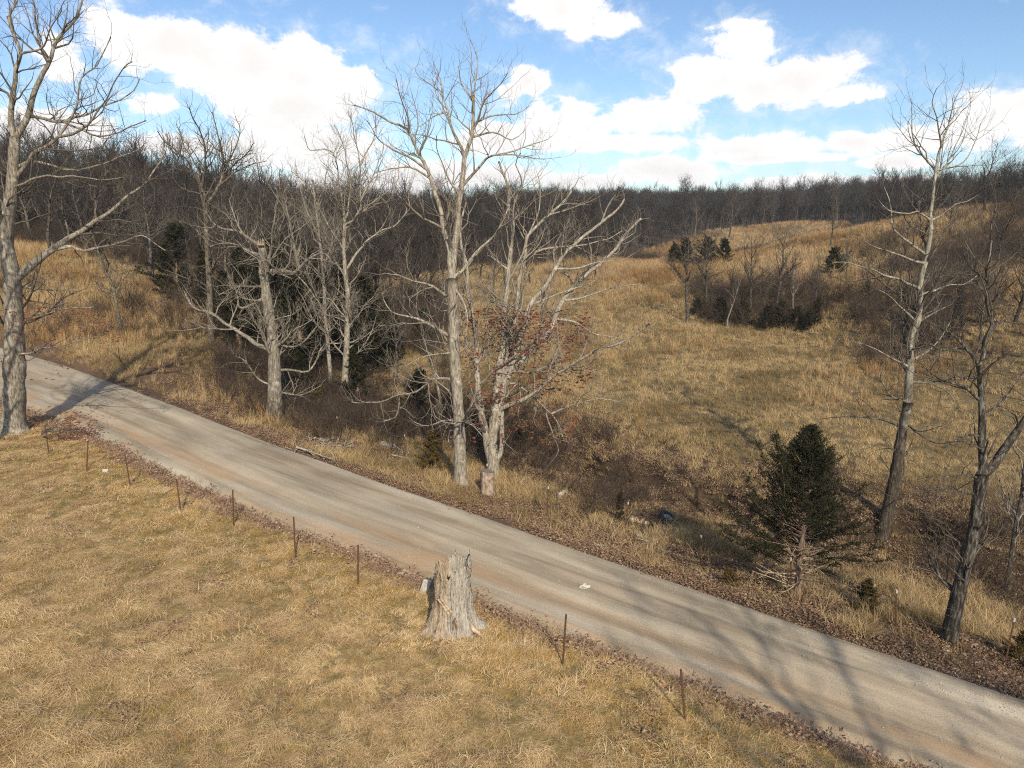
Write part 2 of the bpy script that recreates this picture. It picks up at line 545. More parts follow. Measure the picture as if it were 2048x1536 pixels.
def smooth_line(P, n, passes=2):
    P = np.asarray(P, float)
    d = np.concatenate([[0], np.cumsum(np.linalg.norm(np.diff(P, axis=0), axis=1))])
    t = np.linspace(0, d[-1], n)
    Q = np.stack([np.interp(t, d, P[:, i]) for i in range(P.shape[1])], 1)
    for _ in range(passes):
        Q[1:-1] = (Q[:-2] + 2 * Q[1:-1] + Q[2:]) / 4
    return Q


R_NEAR = smooth_line([at_z(x, y, road_z(x)) for x, y in NEAR_PX], 160, 8)
R_FAR = smooth_line([at_z(x, y, road_z(x)) for x, y in FAR_PX], 160, 8)
R_MID = (R_NEAR + R_FAR) / 2
R_HALF = np.linalg.norm((R_NEAR - R_FAR)[:, :2], axis=1) / 2
# use half widths measured across the road
_t = np.gradient(R_MID[:, :2], axis=0); _t /= np.linalg.norm(_t, axis=1)[:, None]
_nrm = np.stack([-_t[:, 1], _t[:, 0]], 1)               # points to the far side
R_HALF = np.abs(((R_FAR - R_NEAR)[:, :2] * _nrm).sum(1)) / 2
R_HALF = np.convolve(np.pad(R_HALF, 8, 'edge'), np.ones(17) / 17, 'valid')


def line_dist(x, y, L):
    """distance, signed side, index along polyline L (n,2+) for arrays x, y"""
    best = np.full(x.shape, 1e9); side = np.zeros(x.shape); idx = np.zeros(x.shape)
    for i in range(len(L) - 1):
        ax, ay = L[i, 0], L[i, 1]; bx, by = L[i + 1, 0], L[i + 1, 1]
        ex, ey = bx - ax, by - ay
        l2 = ex * ex + ey * ey + 1e-12
        t = np.clip(((x - ax) * ex + (y - ay) * ey) / l2, 0, 1)
        qx = x - (ax + t * ex); qy = y - (ay + t * ey)
        d = np.sqrt(qx * qx + qy * qy)
        m = d < best
        best = np.where(m, d, best)
        side = np.where(m, np.sign(ex * qy - ey * qx), side)
        idx = np.where(m, i + t, idx)
    return best, side, idx


CREEK_PX = [(2500, 1330), (2250, 1235), (2048, 1172), (1900, 1112), (1700, 1075), (1500, 1040), (1300, 1000), (1100, 935), (950, 885), (800, 842), (650, 800), (520, 740), (400, 690)]
CREEK = smooth_line([at_z(x, y, -2.3) for x, y in CREEK_PX], 70, 4)

# control points of the lie of the land: (px, py, 'z' or 'Y', value)
CTRL = []
def cz(px, py, z): CTRL.append(at_z(px, py, z))
def cy(px, py, Y): CTRL.append(at_y(px, py, Y))
for p in [(0, 0, 0), (-12, 2, .1), (12, -4, -.1), (0, -30, .3), (-40, -20, .6), (40, -20, -.2), (-10, 10, 0), (0, 10, 0), (5, 8, -.05), (-20, 15, .1), (-30, 22, .25), (-4, 14, 0), (-12, 20, 0.05), (-45, 35, .6), (-80, 20, 1.5), (60, -50, 0), (-60, -60, 1)]:
    CTRL.append(np.array(p, float))
for i in range(6, 160, 12):
    CTRL.append(R_MID[i].copy())
for p in [(921, 972, -.95), (550, 838, -.75), (1590, 1188, -1.15), (1898, 1276, -1.35), (760, 920, -.9), (2048, 1330, -1.5), (300, 770, 0), (400, 800, -.2), (1250, 1085, -1.2),
          (1250, 1030, -1.8), (1600, 1090, -2.0), (1900, 1140, -2.2), (2040, 1185, -2.3), (800, 855, -1.7), (650, 800, -1.5), (1100, 950, -1.7), (2300, 1250, -2.3),
          (1763, 1058, -1.9), (1950, 1080, -1.75), (1300, 950, -1.6), (1500, 900, -1.55), (1900, 950, -1.5), (1100, 800, -1.3), (1300, 700, -1.0), (1700, 750, -.9), (2000, 800, -.9), (2300, 850, -.7),
          (1250, 640, -.5), (1100, 600, 0), (750, 620, .2), (1050, 545, 1.4), (980, 528, 2.3), (900, 545, 1.6), (1500, 640, -.2), (1400, 640, -.3), (1640, 655, .1), (900, 680, -.9), (680, 810, -1.5), (560, 720, -.4)]:
    cz(*p)
for p in [(1210, 545, 96), (1400, 520, 100), (1600, 482, 106), (1740, 466, 114), (1900, 425, 100), (2048, 415, 92), (2250, 405, 85), (1700, 600, 62), (1800, 520, 80), (1900, 560, 62), (2048, 590, 52), (1900, 690, 47), (2048, 720, 41), (2300, 640, 42),
          (1400, 560, 84), (1550, 560, 78),
          (1270, 505, 165), (1450, 470, 178), (1600, 450, 190), (1350, 548, 130), (1500, 530, 135), (1650, 500, 150), (1300, 530, 150), (1420, 500, 160),
          (0, 492, 74), (160, 502, 74), (310, 545, 69), (-250, 450, 74), (100, 600, 56), (240, 662, 49), (421, 682, 46), (60, 700, 46.5), (-150, 640, 48), (-300, 560, 55),
          (420, 560, 70), (560, 560, 80), (700, 560, 95)]:
    cy(*p)
for (px, py, Y) in [(-400, 270, 160), (-200, 280, 160), (0, 298, 165), (120, 305, 175), (250, 325, 190), (420, 366, 230), (560, 416, 300), (750, 428, 380), (900, 402, 400), (1050, 382, 410), (1200, 380, 410), (1400, 387, 390), (1600, 368, 330), (1800, 342, 280), (2048, 344, 230), (2300, 335, 220)]:
    q = at_y(px, py, Y); q[2] -= 13.0; CTRL.append(q)
    CTRL.append(np.array([q[0] * 1.5, q[1] * 1.5, q[2] - 3]))
for p in [(-300, 100, 16), (-250, 0, 6), (250, 60, 14), (250, -50, 3), (0, 900, 6), (-600, 900, 8), (600, 900, 8), (0, 2500, 4), (-2500, 500, 6), (2500, 500, 6), (-500, 300, 16), (500, 300, 16), (0, -300, 2), (-300, -300, 4), (300, -300, 2), (30, 10, -.9), (60, 15, -1.0), (100, 30, 1.5)]:
    CTRL.append(np.array(p, float))
CTRL = np.array(CTRL)


def warp(x, y):
    return np.arcsinh(np.asarray(x) / 25.0), np.arcsinh(np.asarray(y) / 25.0)


def tps_fit():
    u, v = warp(CTRL[:, 0], CTRL[:, 1])
    n = len(u)
    r2 = (u[:, None] - u[None]) ** 2 + (v[:, None] - v[None]) ** 2
    K = np.where(r2 > 0, r2 * np.log(r2 + 1e-20), 0) + np.eye(n) * 2e-4
    P = np.stack([np.ones(n), u, v], 1)
    A = np.zeros((n + 3, n + 3)); A[:n, :n] = K; A[:n, n:] = P; A[n:, :n] = P.T
    bb = np.concatenate([CTRL[:, 2], np.zeros(3)])
    return np.linalg.solve(A, bb), u, v


TPS_W, TPS_U, TPS_V = tps_fit()


def base_z(x, y):
    u, v = warp(x, y)
    z = TPS_W[-3] + TPS_W[-2] * u + TPS_W[-1] * v
    for i in range(len(TPS_U)):
        r2 = (u - TPS_U[i]) ** 2 + (v - TPS_V[i]) ** 2
        z = z + TPS_W[i] * np.where(r2 > 0, r2 * np.log(r2 + 1e-20), 0)
    return np.clip(z, -3.6, 24)


def zfun(x, y, parts=False):
    x = np.asarray(x, float); y = np.asarray(y, float)
    shp = x.shape
    x = x.ravel(); y = y.ravel()
    z = base_z(x, y)
    near = (y < 70) & (np.abs(x) < 70)
    d = np.full(x.shape, 99.0); side = np.zeros(x.shape)
    if near.any():
        xn, yn = x[near], y[near]
        dd, ss, ii = line_dist(xn, yn, R_MID)
        hw = np.interp(ii, np.arange(160), R_HALF)
        zr = np.interp(ii, np.arange(160), R_MID[:, 2])
        e = dd - hw
        # far side is +, near (field) side is -
        wid = np.where(ss > 0, 1.8, 1.1)
        w = 1 - sstep(0.0, 1.0, e / wid)
        zn = z[near]
        zn = zn * (1 - w) + (zr - 0.02) * w
        # small ditch between road and field bank
        zn = zn - 0.10 * np.exp(-((e - 0.35) / 0.3) ** 2) * (ss < 0)
        dc, sc, ic = line_dist(xn, yn, CREEK)
        cw = 1.25 + 0.5 * np.sin(ic * 1.7)
        zn = zn - (0.75 + 0.2 * np.sin(ic * 0.9)) * (1 - sstep(0.45, 1.0, dc / (cw + 0.7))) * (1 - w)
        # rough ground
        rough = (fbm(xn * 0.9, yn * 0.9, 4, 3) - 0.5) * 0.22 + (fbm(xn * 0.22, yn * 0.22, 3, 9) - 0.5) * 0.35
        zn = zn + rough * (1 - w)
        tus = np.clip(fbm(xn * 1.0 + yn * 0.4, yn * 1.7 - xn * 0.5, 3, 17) - 0.36, 0, 1)
        zn = zn + 0.30 * tus * (ss < 0) * sstep(0.6, 1.8, e) * sstep(60, 40, yn)
        z[near] = zn
        d[near] = e; side[near] = ss
    farw = sstep(40, 90, np.hypot(x, y))
    z = z + farw * (fbm(x * 0.03, y * 0.03, 3, 5) - 0.5) * 1.6 + sstep(180, 280, np.hypot(x, y)) * (fbm(x * 0.014, y * 0.014, 3, 6) - 0.5) * 7.0
    if parts:
        return z.reshape(shp), d.reshape(shp), side.reshape(shp)
    return z.reshape(shp)


def gz(x, y):
    return float(zfun(np.array([x]), np.array([y]))[0])


def ground_at(px, py, lo=4.0, hi=420.0):
    """first point where the ray through a photograph pixel meets the ground"""
    d = ray(px, py)
    ts = lo * (hi / lo) ** np.linspace(0, 1, 700) / d[1]
    P = np.array([0, 0, CAM_H])[None] + ts[:, None] * d[None]
    dz = P[:, 2] - zfun(P[:, 0], P[:, 1])
    k = np.argmax(dz < 0)
    if dz[k] >= 0: return P[-1]
    t0, t1 = ts[k - 1], ts[k]
    f = dz[k - 1] / (dz[k - 1] - dz[k])
    p = np.array([0, 0, CAM_H]) + d * (t0 + (t1 - t0) * f)
    p[2] = gz(p[0], p[1])
    return p


def px_of(x, y, z):
    """photograph pixel of a world point (arrays)"""
    q = np.asarray(z) - CAM_H
    dep = np.asarray(y) * CP - q * SP
    up = np.asarray(y) * SP + q * CP
    return 1024 + F * np.asarray(x) / dep, 768 - F * up / dep, dep


def wood_edge(px):
    """distance at which the wood begins, by bearing"""
    return np.interp(px, [-700, -300, 0, 160, 310, 420, 560, 700, 900, 1100, 1230, 1290, 1450, 1600, 1680, 1760, 1900, 2048, 2400], [82, 80, 76, 75, 71, 76, 84, 92, 104, 112, 118, 168, 188, 204, 190, 150, 122, 112, 105])


def seg(a, b, n, power=1.0):
    t = np.linspace(0, 1, n, endpoint=False)
    return a + (b - a) * t ** power


def build_ground():
    ys = np.concatenate([seg(-60, 4, 24), seg(4, 32, 170), seg(32, 40, 26), seg(40, 130, 130), seg(130, 460, 90), seg(460, 3000, 24, 1.6), [3000]])
    xp = np.concatenate([seg(0, 22, 130), seg(22, 30, 26), seg(30, 90, 90), seg(90, 300, 50), seg(300, 2500, 22, 1.6), [2500]])
    xs = np.concatenate([-xp[:0:-1], xp])
    X, Y = np.meshgrid(xs, ys)
    Z, D, S = zfun(X, Y, True)
    nx, ny = len(xs), len(ys)
    V = np.stack([X, Y, Z], -1).reshape(-1, 3)
    i = np.arange(ny - 1)[:, None]; j = np.arange(nx - 1)[None]
    a = i * nx + j
    f = np.stack([a, a + 1, a + nx + 1, a + nx], -1).reshape(-1, 4)
    mb = MB(); mb.add(V, f)
    o = mb.build('ground', M_GROUND)
    tag(o, kind='structure')
    # soil colour by what grows or lies there
    x, y, d, s = V[:, 0], V[:, 1], D.ravel(), S.ravel()
    px, py, dep = px_of(x, y, V[:, 2])
    dep_ok = dep > 1
    col = np.tile(np.array([0.21, 0.155, 0.07]), (len(V), 1))
    def paint(w, c):
        w = np.clip(w, 0, 1)[:, None]
        col[:] = col * (1 - w) + np.array(c) * w
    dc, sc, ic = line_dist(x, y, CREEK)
    far_side = (s > 0) | (d > 90)
    n = fbm(x * 0.35, y * 0.35, 4, 21)
    paint((far_side & (y > 8)) * 1.0, (0.145, 0.108, 0.055))                     # pasture
    paint(sstep(7.0, 3.0, dc + (n - 0.5) * 6) * (y < 60), (0.06, 0.04, 0.026))   # leafy creek bottom, soil darkened to deepen the shade of the hollow
    paint((s > 0) * sstep(6.5, 3.5, d + (n - 0.5) * 4), (0.115, 0.072, 0.045))
    paint((s < 0) * sstep(1.3, 0.5, d + (n - 0.5) * 0.8), (0.20, 0.12, 0.075))
    edge = wood_edge(px)
    paint(sstep(-8, 6, y - edge) * (y > 60), (0.05, 0.036, 0.026))              # forest floor
    thick = sstep(1640, 1760, px + (n - 0.5) * 120) * sstep(40, 50, y) * sstep(92, 78, y) * (dep_ok)
    paint(thick * 0.85, (0.07, 0.045, 0.03))
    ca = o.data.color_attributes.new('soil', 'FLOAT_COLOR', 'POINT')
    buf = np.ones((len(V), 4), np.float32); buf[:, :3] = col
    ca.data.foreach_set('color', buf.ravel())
    return o


def build_road():
    n, k = 520, 25
    idx = np.linspace(2, 157, n)
    mid = np.stack([np.interp(idx, np.arange(160), R_MID[:, q]) for q in range(3)], 1)
    hw = np.interp(idx, np.arange(160), R_HALF)
    t = np.gradient(mid[:, :2], axis=0); t /= np.linalg.norm(t, axis=1)[:, None]
    nr = np.stack([-t[:, 1], t[:, 0]], 1)
    ln = np.concatenate([[0], np.cumsum(np.linalg.norm(np.diff(mid[:, :2], axis=0), axis=1))])
    w = np.linspace(-1, 1, k)
    V = np.zeros((n, k, 3)); UV = np.zeros((n, k, 2))
    for j, q in enumerate(w):
        off = q * (hw + 0.25)
        V[:, j, :2] = mid[:, :2] + nr * off[:, None]
        V[:, j, 2] = mid[:, 2]
        UV[:, j, 0] = ln; UV[:, j, 1] = (q + 1) / 2
    rut = -0.055 * (np.exp(-((w - 0.42) / 0.13) ** 2) + np.exp(-((w + 0.42) / 0.13) ** 2)) + 0.06 * (1 - w ** 2)
    wn_ = fbm(V[..., 0] * 1.1, V[..., 1] * 1.1, 4, 31) - 0.5
    berm = 0.05 * np.exp(-((np.abs(w) - 0.86) / 0.07) ** 2)
    edge = sstep(0.86, 1.0, np.abs(w))
    V[..., 2] += 0.03 + rut[None] + berm[None] * (0.6 + wn_) + wn_ * 0.035 - edge[None] * (0.14 + 0.16 * wn_)
    i = np.arange(n - 1)[:, None]; j = np.arange(k - 1)[None]
    a = i * k + j
    f = np.stack([a, a + k, a + k + 1, a + 1], -1).reshape(-1, 4)
    f = f[:, ::-1]
    mb = MB(); mb.add(V.reshape(-1, 3), f)
    o = mb.build('gravel_road', M_ROAD)
    uvl = o.data.uv_layers.new(name='UVMap')
    li = np.empty(len(o.data.loops), np.int32); o.data.loops.foreach_get('vertex_index', li)
    uvl.data.foreach_set('uv', UV.reshape(-1, 2)[li].astype(np.float32).ravel())
    tag(o, kind='structure')
    return o


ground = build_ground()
road = build_road()

# ------------------------------------------------------------------ scattering (ground cover nobody could count)
def scatter(name, pts, rot, scl, idx, protos, label, cat):
    """one object of kind stuff whose geometry nodes set prototype meshes on its points"""
    n = len(pts)
    me = bpy.data.meshes.new(name)
    me.vertices.add(n)
    me.vertices.foreach_set('co', np.asarray(pts, np.float32).ravel())
    a = me.attributes.new('rot', 'FLOAT_VECTOR', 'POINT'); a.data.foreach_set('vector', np.asarray(rot, np.float32).ravel())
    scl = np.asarray(scl, np.float32)
    if scl.ndim == 1: scl = np.repeat(scl[:, None], 3, 1)
    a = me.attributes.new('scl', 'FLOAT_VECTOR', 'POINT'); a.data.foreach_set('vector', scl.ravel())
    a = me.attributes.new('pick', 'INT', 'POINT'); a.data.foreach_set('value', np.asarray(idx, np.int32))
    o = bpy.data.objects.new(name, me)
    COL.objects.link(o)
    ng = bpy.data.node_groups.new(name + '_nodes', 'GeometryNodeTree')
    ng.interface.new_socket('Geometry', in_out='INPUT', socket_type='NodeSocketGeometry')
    ng.interface.new_socket('Geometry', in_out='OUTPUT', socket_type='NodeSocketGeometry')
    nd, lk = ng.nodes, ng.links
    gi = nd.new('NodeGroupInput'); go = nd.new('NodeGroupOutput')
    join = nd.new('GeometryNodeJoinGeometry')
    for k, pm in enumerate(protos):
        po = bpy.data.objects.new(name + '_source', pm)
        oi = nd.new('GeometryNodeObjectInfo'); oi.inputs['Object'].default_value = po
        g2i = nd.new('GeometryNodeGeometryToInstance')
        lk.new(oi.outputs['Geometry'], g2i.inputs[0])
        lk.new(g2i.outputs[0], join.inputs[0])
    iop = nd.new('GeometryNodeInstanceOnPoints')
    lk.new(gi.outputs[0], iop.inputs['Points'])
    lk.new(join.outputs[0], iop.inputs['Instance'])
    iop.inputs['Pick Instance'].default_value = True
    def attr(nm, typ):
        x = nd.new('GeometryNodeInputNamedAttribute'); x.data_type = typ; x.inputs['Name'].default_value = nm
        return x.outputs['Attribute']
    lk.new(attr('pick', 'INT'), iop.inputs['Instance Index'])
    e2r = nd.new('FunctionNodeEulerToRotation')
    lk.new(attr('rot', 'FLOAT_VECTOR'), e2r.inputs[0])
    lk.new(e2r.outputs[0], iop.inputs['Rotation'])
    lk.new(attr('scl', 'FLOAT_VECTOR'), iop.inputs['Scale'])
    lk.new(iop.outputs[0], go.inputs[0])
    md = o.modifiers.new('scatter', 'NODES'); md.node_group = ng
    tag(o, label, cat, kind='stuff')
    return o


def blade_mesh(name, mat, n, rad, h, lean, width, droop, seed, segs=3, bias=0.0):
    """a tuft of n thin bent blades"""
    r = np.random.default_rng(seed)
    mb = MB()
    for i in range(n):
        a = r.uniform(0, 2 * math.pi); q = rad * math.sqrt(r.uniform())
        p = np.array([q * math.cos(a), q * math.sin(a), -0.01])
        la = r.normal(0, 1.0) if r.uniform() < bias else r.uniform(0, 2 * math.pi)
        hh = h * r.uniform(0.5, 1.1); l = lean * r.uniform(0.4, 1.4)
        dirv = np.array([math.cos(la), math.sin(la), 0])
        P = []
        for s in range(segs + 1):
            t = s / segs
            P.append(p + dirv * hh * l * (t ** 1.4) + np.array([0, 0, hh * (t - droop * t * t * min(1, l))]))
        P = np.array(P)
        sd_ = np.cross(dirv, [0, 0, 1.0]); sd_ = sd_ * math.cos(r.uniform(-1, 1)) + dirv * math.sin(r.uniform(-1, 1))
        w = width * r.uniform(0.6, 1.3) * np.linspace(1, 0.15, segs + 1)[:, None]
        v = np.empty((2 * (segs + 1), 3)); v[0::2] = P - sd_ * w; v[1::2] = P + sd_ * w
        k = np.arange(segs) * 2
        mb.add(v, np.stack([k, k + 1, k + 3, k + 2], 1))
    return mb.mesh(name, mat)


def leaf_patch(name, mat, n, rad, size, seed, lift=0.05):
    r = np.random.default_rng(seed)
    mb = MB()
    for i in range(n):
        a = r.uniform(0, 2 * math.pi); q = rad * math.sqrt(r.uniform())
        c = np.array([q * math.cos(a), q * math.sin(a), r.uniform(0.005, lift)])
        R = np.array((Matrix.Rotation(r.uniform(0, 6.28), 3, 'Z') @ Matrix.Rotation(r.normal(0, 0.5), 3, 'X') @ Matrix.Rotation(r.normal(0, 0.4), 3, 'Y')))
        s = size * r.uniform(0.6, 1.3)
        v = np.array([[-1, 0, 0], [-.35, .5, .18], [.5, .42, .12], [1, 0, 0.05], [.5, -.42, .2], [-.35, -.5, .15], [0, 0, -.05]]) * s * np.array([1, 1, r.uniform(0.3, 1.3)])
        mb.add(v @ R.T + c, None, [(0, 1, 6), (1, 2, 6), (2, 3, 6), (3, 4, 6), (4, 5, 6), (5, 0, 6)])
    return mb.mesh(name, mat, False)


def stone_mesh(name, mat, seed, sub=1, flat=0.7):
    r = np.random.default_rng(seed)
    import bmesh
    bm = bmesh.new(); bmesh.ops.create_icosphere(bm, subdivisions=sub, radius=1.0)
    for v in bm.verts:
        d = 1 + 0.22 * r.normal()
        v.co = Vector((v.co.x * d * 1.15, v.co.y * d * 0.9, v.co.z * d * flat))
    me = bpy.data.meshes.new(name); bm.to_mesh(me); bm.free()
    if mat: me.materials.append(mat)
    return me


def in_view(pts, margin=160):
    px, py, dep = px_of(pts[:, 0], pts[:, 1], pts[:, 2])
    return (dep > 3) & (px > -margin) & (px < 2048 + margin) & (py < 1536 + margin)


def rand_pts(n, x0, x1, y0, y1, rng):
    return rng.uniform(x0, x1, n), rng.uniform(y0, y1, n)


def polar_pts(n, px0, px1, y0, y1, rng, power=1.0):
    """points spread over a fan in front of the camera, denser near it (power 0: even per distance)"""
    u = rng.uniform(0, 1, n)
    Y = y0 * (y1 / y0) ** u if power == 0 else (y0 ** (power + 1) + (y1 ** (power + 1) - y0 ** (power + 1)) * u) ** (1 / (power + 1))
    px = rng.uniform(px0, px1, n)
    X = (px - 1024) / F * Y * 1.02
    return X, Y


def scatter_field():
    rg = np.random.default_rng(11)
    # near field
    protos = [blade_mesh('tuft', M_GRASS, 52, 0.17, 0.16, 1.5, 0.0045, 0.66, 100 + i, 3, 0.92) for i in range(4)]
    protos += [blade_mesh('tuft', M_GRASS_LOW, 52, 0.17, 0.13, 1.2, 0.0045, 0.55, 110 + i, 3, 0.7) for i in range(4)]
    protos += [blade_mesh('tuft', M_GRASS_TAN, 44, 0.16, 0.20, 1.1, 0.0045, 0.5, 120 + i, 4, 0.6) for i in range(4)]
    protos += [blade_mesh('tuft', M_GRASS, 52, 0.18, 0.22, 1.8, 0.0045, 0.80, 130 + i, 4, 0.97) for i in range(2)]
    n = 90000
    X, Y = rand_pts(n, -40, 16, 5.5, 40, rg)
    Z, D, S = zfun(X, Y, True)
    keep = (S < 0) & (D > 0.55 + 0.4 * (hash_noise(X * 2, Y * 2, 5) - 0.5)) & in_view(np.stack([X, Y, Z], 1), 300)
    stp = ground_at(905, 1258)
    keep &= np.hypot(X - stp[0], Y - stp[1]) > 0.66
    X, Y, Z, D = X[keep], Y[keep], Z[keep], D[keep]
    n = len(X)
    flow = 5.5 + 3.4 * (fbm(X * 0.22, Y * 0.22, 3, 41) - 0.5) + 3.2 * (fbm(X * 0.8, Y * 0.8, 2, 47) - 0.5)
    rot = np.stack([rg.normal(0, 0.08, n), rg.normal(0, 0.08, n), flow + rg.normal(0, 0.35, n)], 1)
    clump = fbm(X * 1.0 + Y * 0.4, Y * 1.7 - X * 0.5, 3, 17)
    scl = (0.62 + 1.2 * np.clip(clump - 0.32, 0, 0.4)) * rg.uniform(0.75, 1.25, n)
    zone = D + 2.5 * (fbm(X * 0.25, Y * 0.25, 3, 78) - 0.5)
    olive = 0.10 + 0.62 * sstep(6.5, 9.0, zone) * (0.45 + 1.1 * sstep(0.35, 0.6, fbm(X * 0.2, Y * 0.2, 3, 77))) + 0.25 * sstep(0.46, 0.36, clump)  # greener zone away from the road, plus shading painted into gaps between clumps
    tan = 0.85 * sstep(4.2, 2.2, zone) + 0.08
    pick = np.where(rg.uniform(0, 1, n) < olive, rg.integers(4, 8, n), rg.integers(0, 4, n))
    pick = np.where(rg.uniform(0, 1, n) < tan, rg.integers(8, 12, n), pick)
    lodge = (clump > 0.54) & (zone > 2.0) & (zone < 9) & (rg.uniform(0, 1, n) < 0.40)
    pick = np.where(lodge, rg.integers(12, 14, n), pick)
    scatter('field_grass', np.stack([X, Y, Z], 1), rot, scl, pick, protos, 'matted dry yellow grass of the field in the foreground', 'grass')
    # brown weeds on the bank between field and road
    wp = [blade_mesh('weed', M_WEED, 26, 0.12, 0.22, 0.7, 0.005, 0.2, 140 + i, 3) for i in range(4)] + [leaf_patch('weed', M_WEED, 26, 0.22, 0.035, 150 + i, 0.16) for i in range(3)]
    n = 150000
    X, Y = rand_pts(n, -40, 16, 5.5, 42, rg)
    Z, D, S = zfun(X, Y, True)
    w = np.exp(-((D - 0.50) / 0.42) ** 2) * (S < 0)
    keep = (rg.uniform(0, 1, n) < w * 1.0) & in_view(np.stack([X, Y, Z], 1), 300) & (D > 0.05)
    X, Y, Z = X[keep], Y[keep], Z[keep]; n = len(X)
    scatter('bank_weeds', np.stack([X, Y, Z], 1), np.stack([rg.normal(0, 0.15, n), rg.normal(0, 0.15, n), rg.uniform(0, 6.28, n)], 1), rg.uniform(0.6, 1.4, n), rg.integers(0, 7, n), wp,
            'brown dead weeds on the low bank along the near road edge', 'weeds')


def scatter_pasture():
    rg = np.random.default_rng(12)
    protos = [blade_mesh('tuft', M_PASTURE, 46, 0.26, 0.20, 1.3, 0.007, 0.55, 200 + i, 3, 0.6) for i in range(4)] + [blade_mesh('tuft', M_PASTURE, 26, 0.2, 0.40, 0.7, 0.008, 0.3, 220 + i, 3) for i in range(2)]
    X, Y = polar_pts(85000, -200, 2300, 17, 150, rg, 0.15)
    Z, D, S = zfun(X, Y, True)
    P = np.stack([X, Y, Z], 1)
    px, py, dep = px_of(X, Y, Z)
    dc, sc, ic = line_dist(X, Y, CREEK)
    n = len(X)
    nz = fbm(X * 0.12, Y * 0.12, 3, 51)
    ok = ((S > 0) | (D > 90)) & (D > 4.5) & (Y < wood_edge(px) - 2) & (rg.uniform(0, 1, n) < 0.55 + 0.45 * sstep(2.0, 4.0, dc))
    # beyond the creek only (the road side is leafy verge)
    ok &= (rg.uniform(0, 1, n) < 0.55 + 0.6 * nz)
    X, Y, Z = X[ok], Y[ok], Z[ok]; n = len(X)
    scl = np.clip(0.55 + Y / 75.0, 0.7, 2.2) * rg.uniform(0.7, 1.3, n)
    flow = 0.4 + 3.0 * fbm(X * 0.15, Y * 0.15, 3, 52)
    rot = np.stack([rg.normal(0, 0.1, n), rg.normal(0, 0.1, n), flow + rg.normal(0, 0.6, n)], 1)
    pick = np.where(rg.uniform(0, 1, n) < 0.15, rg.integers(4, 6, n), rg.integers(0, 4, n))
    scatter('pasture_grass', np.stack([X, Y, Z], 1), rot, scl, pick, protos, 'short brown winter grass of the valley pasture beyond the creek', 'grass')


def scatter_sedge():
    rg = np.random.default_rng(13)
    protos = [blade_mesh('sedge', M_SEDGE, 30, 0.16, 0.85, 0.22, 0.008, 0.1, 300 + i, 3) for i in range(5)]
    X, Y = polar_pts(90000, -300, 2300, 19, 215, rg, 0.35)
    Z, D, S = zfun(X, Y, True)
    px, py, dep = px_of(X, Y, Z)
    n = len(X)
    nz = fbm(X * 0.10, Y * 0.10, 4, 61)
    far = (S > 0) | (D > 90)
    w = np.zeros(n)
    # left hillside
    w = np.maximum(w, (px < 420) * sstep(42, 50, Y) * (0.08 + 1.0 * sstep(0.40, 0.60, nz)))
    # verge of the left bend and foot of the broken oak
    w = np.maximum(w, (px < 560) * sstep(1.5, 4, D) * (D < 60) * sstep(0.42, 0.55, nz) * 0.9)
    # right hillside and the ridge beyond
    w = np.maximum(w, (px > 1180) * sstep(64, 84, Y + (px - 1300) * 0.012) * (0.3 + 1.2 * sstep(0.3, 0.55, nz)) * (1 - 0.75 * sstep(112, 122, Y) * sstep(165, 150, Y) * (px < 1640)))
    w = np.maximum(w, (px > 1600) * sstep(40, 48, Y) * sstep(0.36, 0.55, nz) * 0.8)
    w = np.maximum(w, (px > 1050) * (px < 1350) * sstep(78, 92, Y) * 0.4)
    # stray clumps in the pasture
    w = np.maximum(w, (Y > 34) * sstep(0.60, 0.70, fbm(X * 0.2, Y * 0.2, 3, 66)) * 0.22)
    ok = far & (D > 1.6) & (Y < wood_edge(px) + 3) & (rg.uniform(0, 1, n) < w)
    X, Y, Z = X[ok], Y[ok], Z[ok]; n = len(X)
    scl = np.clip(0.65 + Y / 110.0, 0.7, 1.8) * rg.uniform(0.6, 1.15, n)
    scl = np.stack([scl * 1.25, scl * 1.25, scl * np.clip(1.1 - Y / 260, 0.5, 1.0)], 1)
    scatter('broomsedge', np.stack([X, Y, Z], 1), np.stack([rg.normal(0, 0.1, n), rg.normal(0, 0.1, n), rg.uniform(0, 6.28, n)], 1), scl, rg.integers(0, 5, n), protos, 'tall golden broomsedge on the hillsides and road verge', 'grass')


